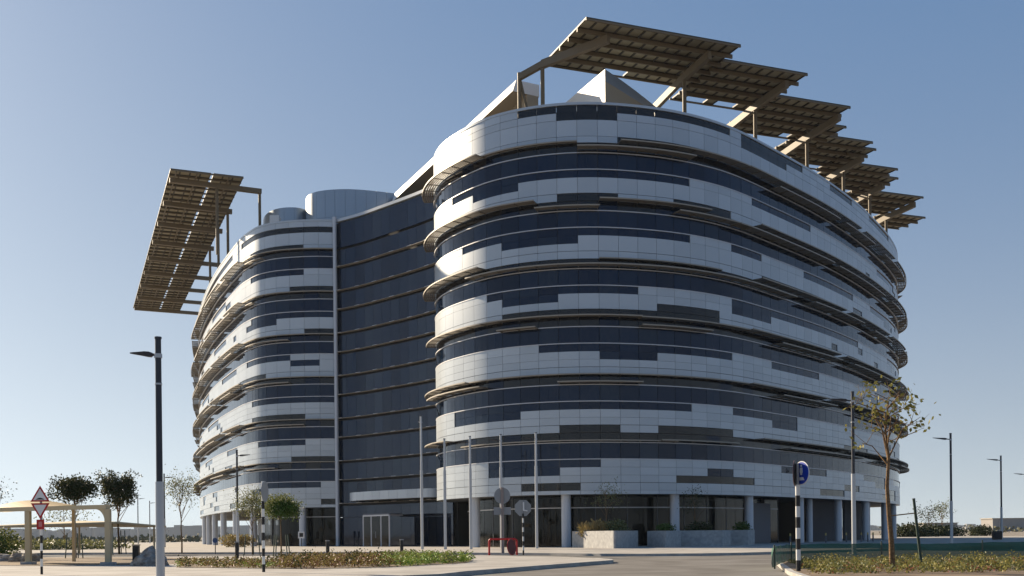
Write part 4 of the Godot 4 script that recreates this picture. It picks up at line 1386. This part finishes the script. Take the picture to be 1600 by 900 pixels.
func build_garden() -> void:
	# beige shade frame with a fabric sail
	var t := thing("shade_frame", W(-17.4, 0.12, 41.8), "beige rounded shade frame with a tan fabric sail over the garden path", "shade structure", "garden shade structures")
	var pa := W(-19.3, 0.12, 42.9); var pb := W(-15.4, 0.12, 41.0)
	var pc := W(-24.5, 0.12, 45.6)
	var y := 2.22
	for e in [[pb, pa], [pa, pc]]:
		var mb := MB.new()
		var a: Vector3 = e[0]; var b: Vector3 = e[1]
		mb.bar(a + Vector3(0, y, 0), b + Vector3(0, y, 0), 0.2, 0.16)
		part("beam", mb, M.beige, t)
	for q in [[pa, 0.0], [pb, 1.0], [pc, 0.0]]:
		var p: Vector3 = q[0]
		var mb := MB.new()
		mb.bar(p, p + Vector3(0, y - 0.085, 0), 0.2, 0.2)
		part("post", mb, M.beige, t)
		mb = MB.new()
		mb.box(p + Vector3(0, 0.06, 0), Vector3(0.46, 0.1, 0.46))
		part("foot", mb, M.concrete, t)
	# the rounded inner corner
	var cb := MB.new()
	var dirn := (pa - pb).normalized()
	for i in 6:
		var a0 := PI / 2 * i / 6; var a1 := PI / 2 * (i + 1) / 6
		var o := pb + Vector3(0, y - 0.08 - 0.5, 0) + dirn * 0.6
		var corner := pb + Vector3(0, y - 0.08, 0) + dirn * 0.1
		var q0 := o + (-dirn * cos(a0) + Vector3.UP * sin(a0)) * 0.5
		var q1 := o + (-dirn * cos(a1) + Vector3.UP * sin(a1)) * 0.5
		var nz := dirn.cross(Vector3.UP) * 0.07
		cb.tri(q0 + nz, q1 + nz, corner + nz); cb.tri(q1 - nz, q0 - nz, corner - nz)
		cb.quad(q0 - nz, q1 - nz, q1 + nz, q0 + nz)
	part("corner_gusset", cb, M.beige, t)
	# fabric sail: saddle between beam and a raised point behind
	var sb := MB.new()
	var c0 := pb + Vector3(0, y, 0); var c1 := pa + Vector3(0, y, 0)
	var c2 := W(-24.0, 2.5, 49.0); var c3 := W(-19.4, 2.62, 47.6)
	var N := 14
	var grid := []
	for i in N + 1:
		var col := []
		for j in N + 1:
			var u := float(i) / N; var v := float(j) / N
			var p := c0.lerp(c1, u).lerp(c3.lerp(c2, u), v)
			p.y += 0.32 * sin(PI * u) * (0.3 + 0.7 * v) - 0.12 * sin(PI * v)
			col.append(p)
		grid.append(col)
	for i in N:
		for j in N: sb.quad(grid[i][j], grid[i + 1][j], grid[i + 1][j + 1], grid[i][j + 1])
	part("sail", sb, M.fabric, t)
	for p in [c2, c3]:
		var mb := MB.new()
		mb.bar(Vector3(p.x, 0.12, p.z), p + Vector3(0, 0.05, 0), 0.12, 0.12)
		part("rear_post", mb, M.beige, t)
	# flat shade roof further back
	var t2 := thing("shade_roof", W(-27.5, 0.12, 66), "low flat tan shade roof on thin posts behind the shade frame", "shade structure", "garden shade structures")
	var rb := MB.new()
	var top := 1.9
	var r := [W(-31, top, 62), W(-24.2, top + 0.25, 66), W(-22.5, top, 70), W(-29, top + 0.1, 72)]
	var ctr := W(-27, top + 0.35, 67.5)
	for i in 4:
		rb.tri(r[i], r[(i + 1) % 4], ctr)
		rb.tri(r[(i + 1) % 4] - Vector3(0, 0.1, 0), r[i] - Vector3(0, 0.1, 0), ctr - Vector3(0, 0.1, 0))
		rb.quad(r[i], r[i] - Vector3(0, 0.1, 0), r[(i + 1) % 4] - Vector3(0, 0.1, 0), r[(i + 1) % 4])
	part("roof", rb, M.beige, t2)
	for p in [r[0], r[1], r[2], r[3]]:
		var mb := MB.new()
		var q: Vector3 = p.lerp(ctr, 0.15)
		mb.tube([Vector3(q.x, 0.1, q.z), Vector3(q.x, q.y - 0.05, q.z)], [0.06, 0.06], 8)
		part("post", mb, M.beige, t2)
	# boulders
	var k := 0
	for q in [["pale rounded boulder beside the black bin", Vector3(-13.3, 0.1, -39.4), Vector3(0.62, 0.62, 0.55)], ["grey boulder among rocks at the garden's edge", Vector3(-22.0, 0.1, -48.6), Vector3(0.75, 0.42, 0.6)], ["darker flat boulder at the garden's edge", Vector3(-23.3, 0.1, -49.6), Vector3(0.7, 0.34, 0.6)]]:
		var f := FastNoiseLite.new()
		f.seed = 40 + k; f.frequency = 0.9
		var mb := MB.new()
		for i in 18:
			for j in 9: mb.quad(rock_point(q, f, i, j + 1), rock_point(q, f, i + 1, j + 1), rock_point(q, f, i + 1, j), rock_point(q, f, i, j))
		single("boulder", mb, M.rock, q[0], "boulder", "boulders")
		k += 1

func rock_point(q: Array, f: FastNoiseLite, i: int, j: int) -> Vector3:
	var a := TAU * i / 18.0
	var e := lerpf(-0.4, PI / 2, j / 9.0)
	var d := Vector3(cos(a) * cos(e), sin(e), sin(a) * cos(e))
	return q[1] + d * q[2] * (1.0 + 0.45 * f.get_noise_3d(d.x, d.y, d.z))

func build_far() -> void:
	# low blocks and trees on the horizon
	rng.seed = 101
	var mb := MB.new()
	for i in 420:
		var x := rng.randf_range(-1700, -250)
		var away := rng.randf_range(1900, 2800)
		var hh := rng.randf_range(14.0, 26.0)
		mb.box(W(x, hh * 0.4, away), Vector3(rng.randf_range(10, 40), hh, 10))
	for i in 260:
		var x := rng.randf_range(650, 1900)
		var away := rng.randf_range(1900, 2800)
		var hh := rng.randf_range(5.0, 13.0)
		mb.box(W(x, hh * 0.4, away), Vector3(rng.randf_range(8, 30), hh, 10))
	single("far_town", mb, M.far, "hazy low town along the horizon", "skyline", "", "stuff")
	mb = MB.new()
	for i in 500:
		var x := rng.randf_range(-420, -70)
		var away := rng.randf_range(250, 420)
		var hh := rng.randf_range(0.4, 1.2)
		clump(mb, W(x, hh * 0.4, away), Vector3(4.0, hh, 2.0), 14, 1.6)
	for i in 160:
		var x := rng.randf_range(110, 420)
		var away := rng.randf_range(260, 420)
		var hh := rng.randf_range(0.6, 1.6)
		clump(mb, W(x, hh * 0.4, away), Vector3(3.5, hh, 2.0), 12, 1.4)
	single("far_scrub", mb, M.far_green, "far strip of dull green scrub across the sand", "scrub", "", "stuff")
	for q in [[225, 480, 26, 5.5, "pale flat-roofed block on the horizon beyond the road lamps"], [205, 520, 16, 4.0, "low beige shed on the horizon beside the flat-roofed block"]]:
		var t := thing("far_building", W(q[0], 0, q[1]), q[4], "building", "far buildings")
		var wb := MB.new()
		wb.box(Vector3(0, q[3] / 2, 0), Vector3(q[2], q[3], 12))
		part("wall", wb, M.far, t, true)
		wb = MB.new()
		wb.box(Vector3(0, q[3] + 0.15, 0), Vector3(q[2] + 0.8, 0.3, 12.8))
		part("roof", wb, M.render_tan, t, true)

func _ready() -> void:
	camera_and_light()
	make_materials()
	build_ground()
	build_building()
	build_canopies()
	build_planters()
	build_trees()
	build_beds()
	build_netting()
	build_garden()
	build_signs()
	build_furniture()
	build_far()
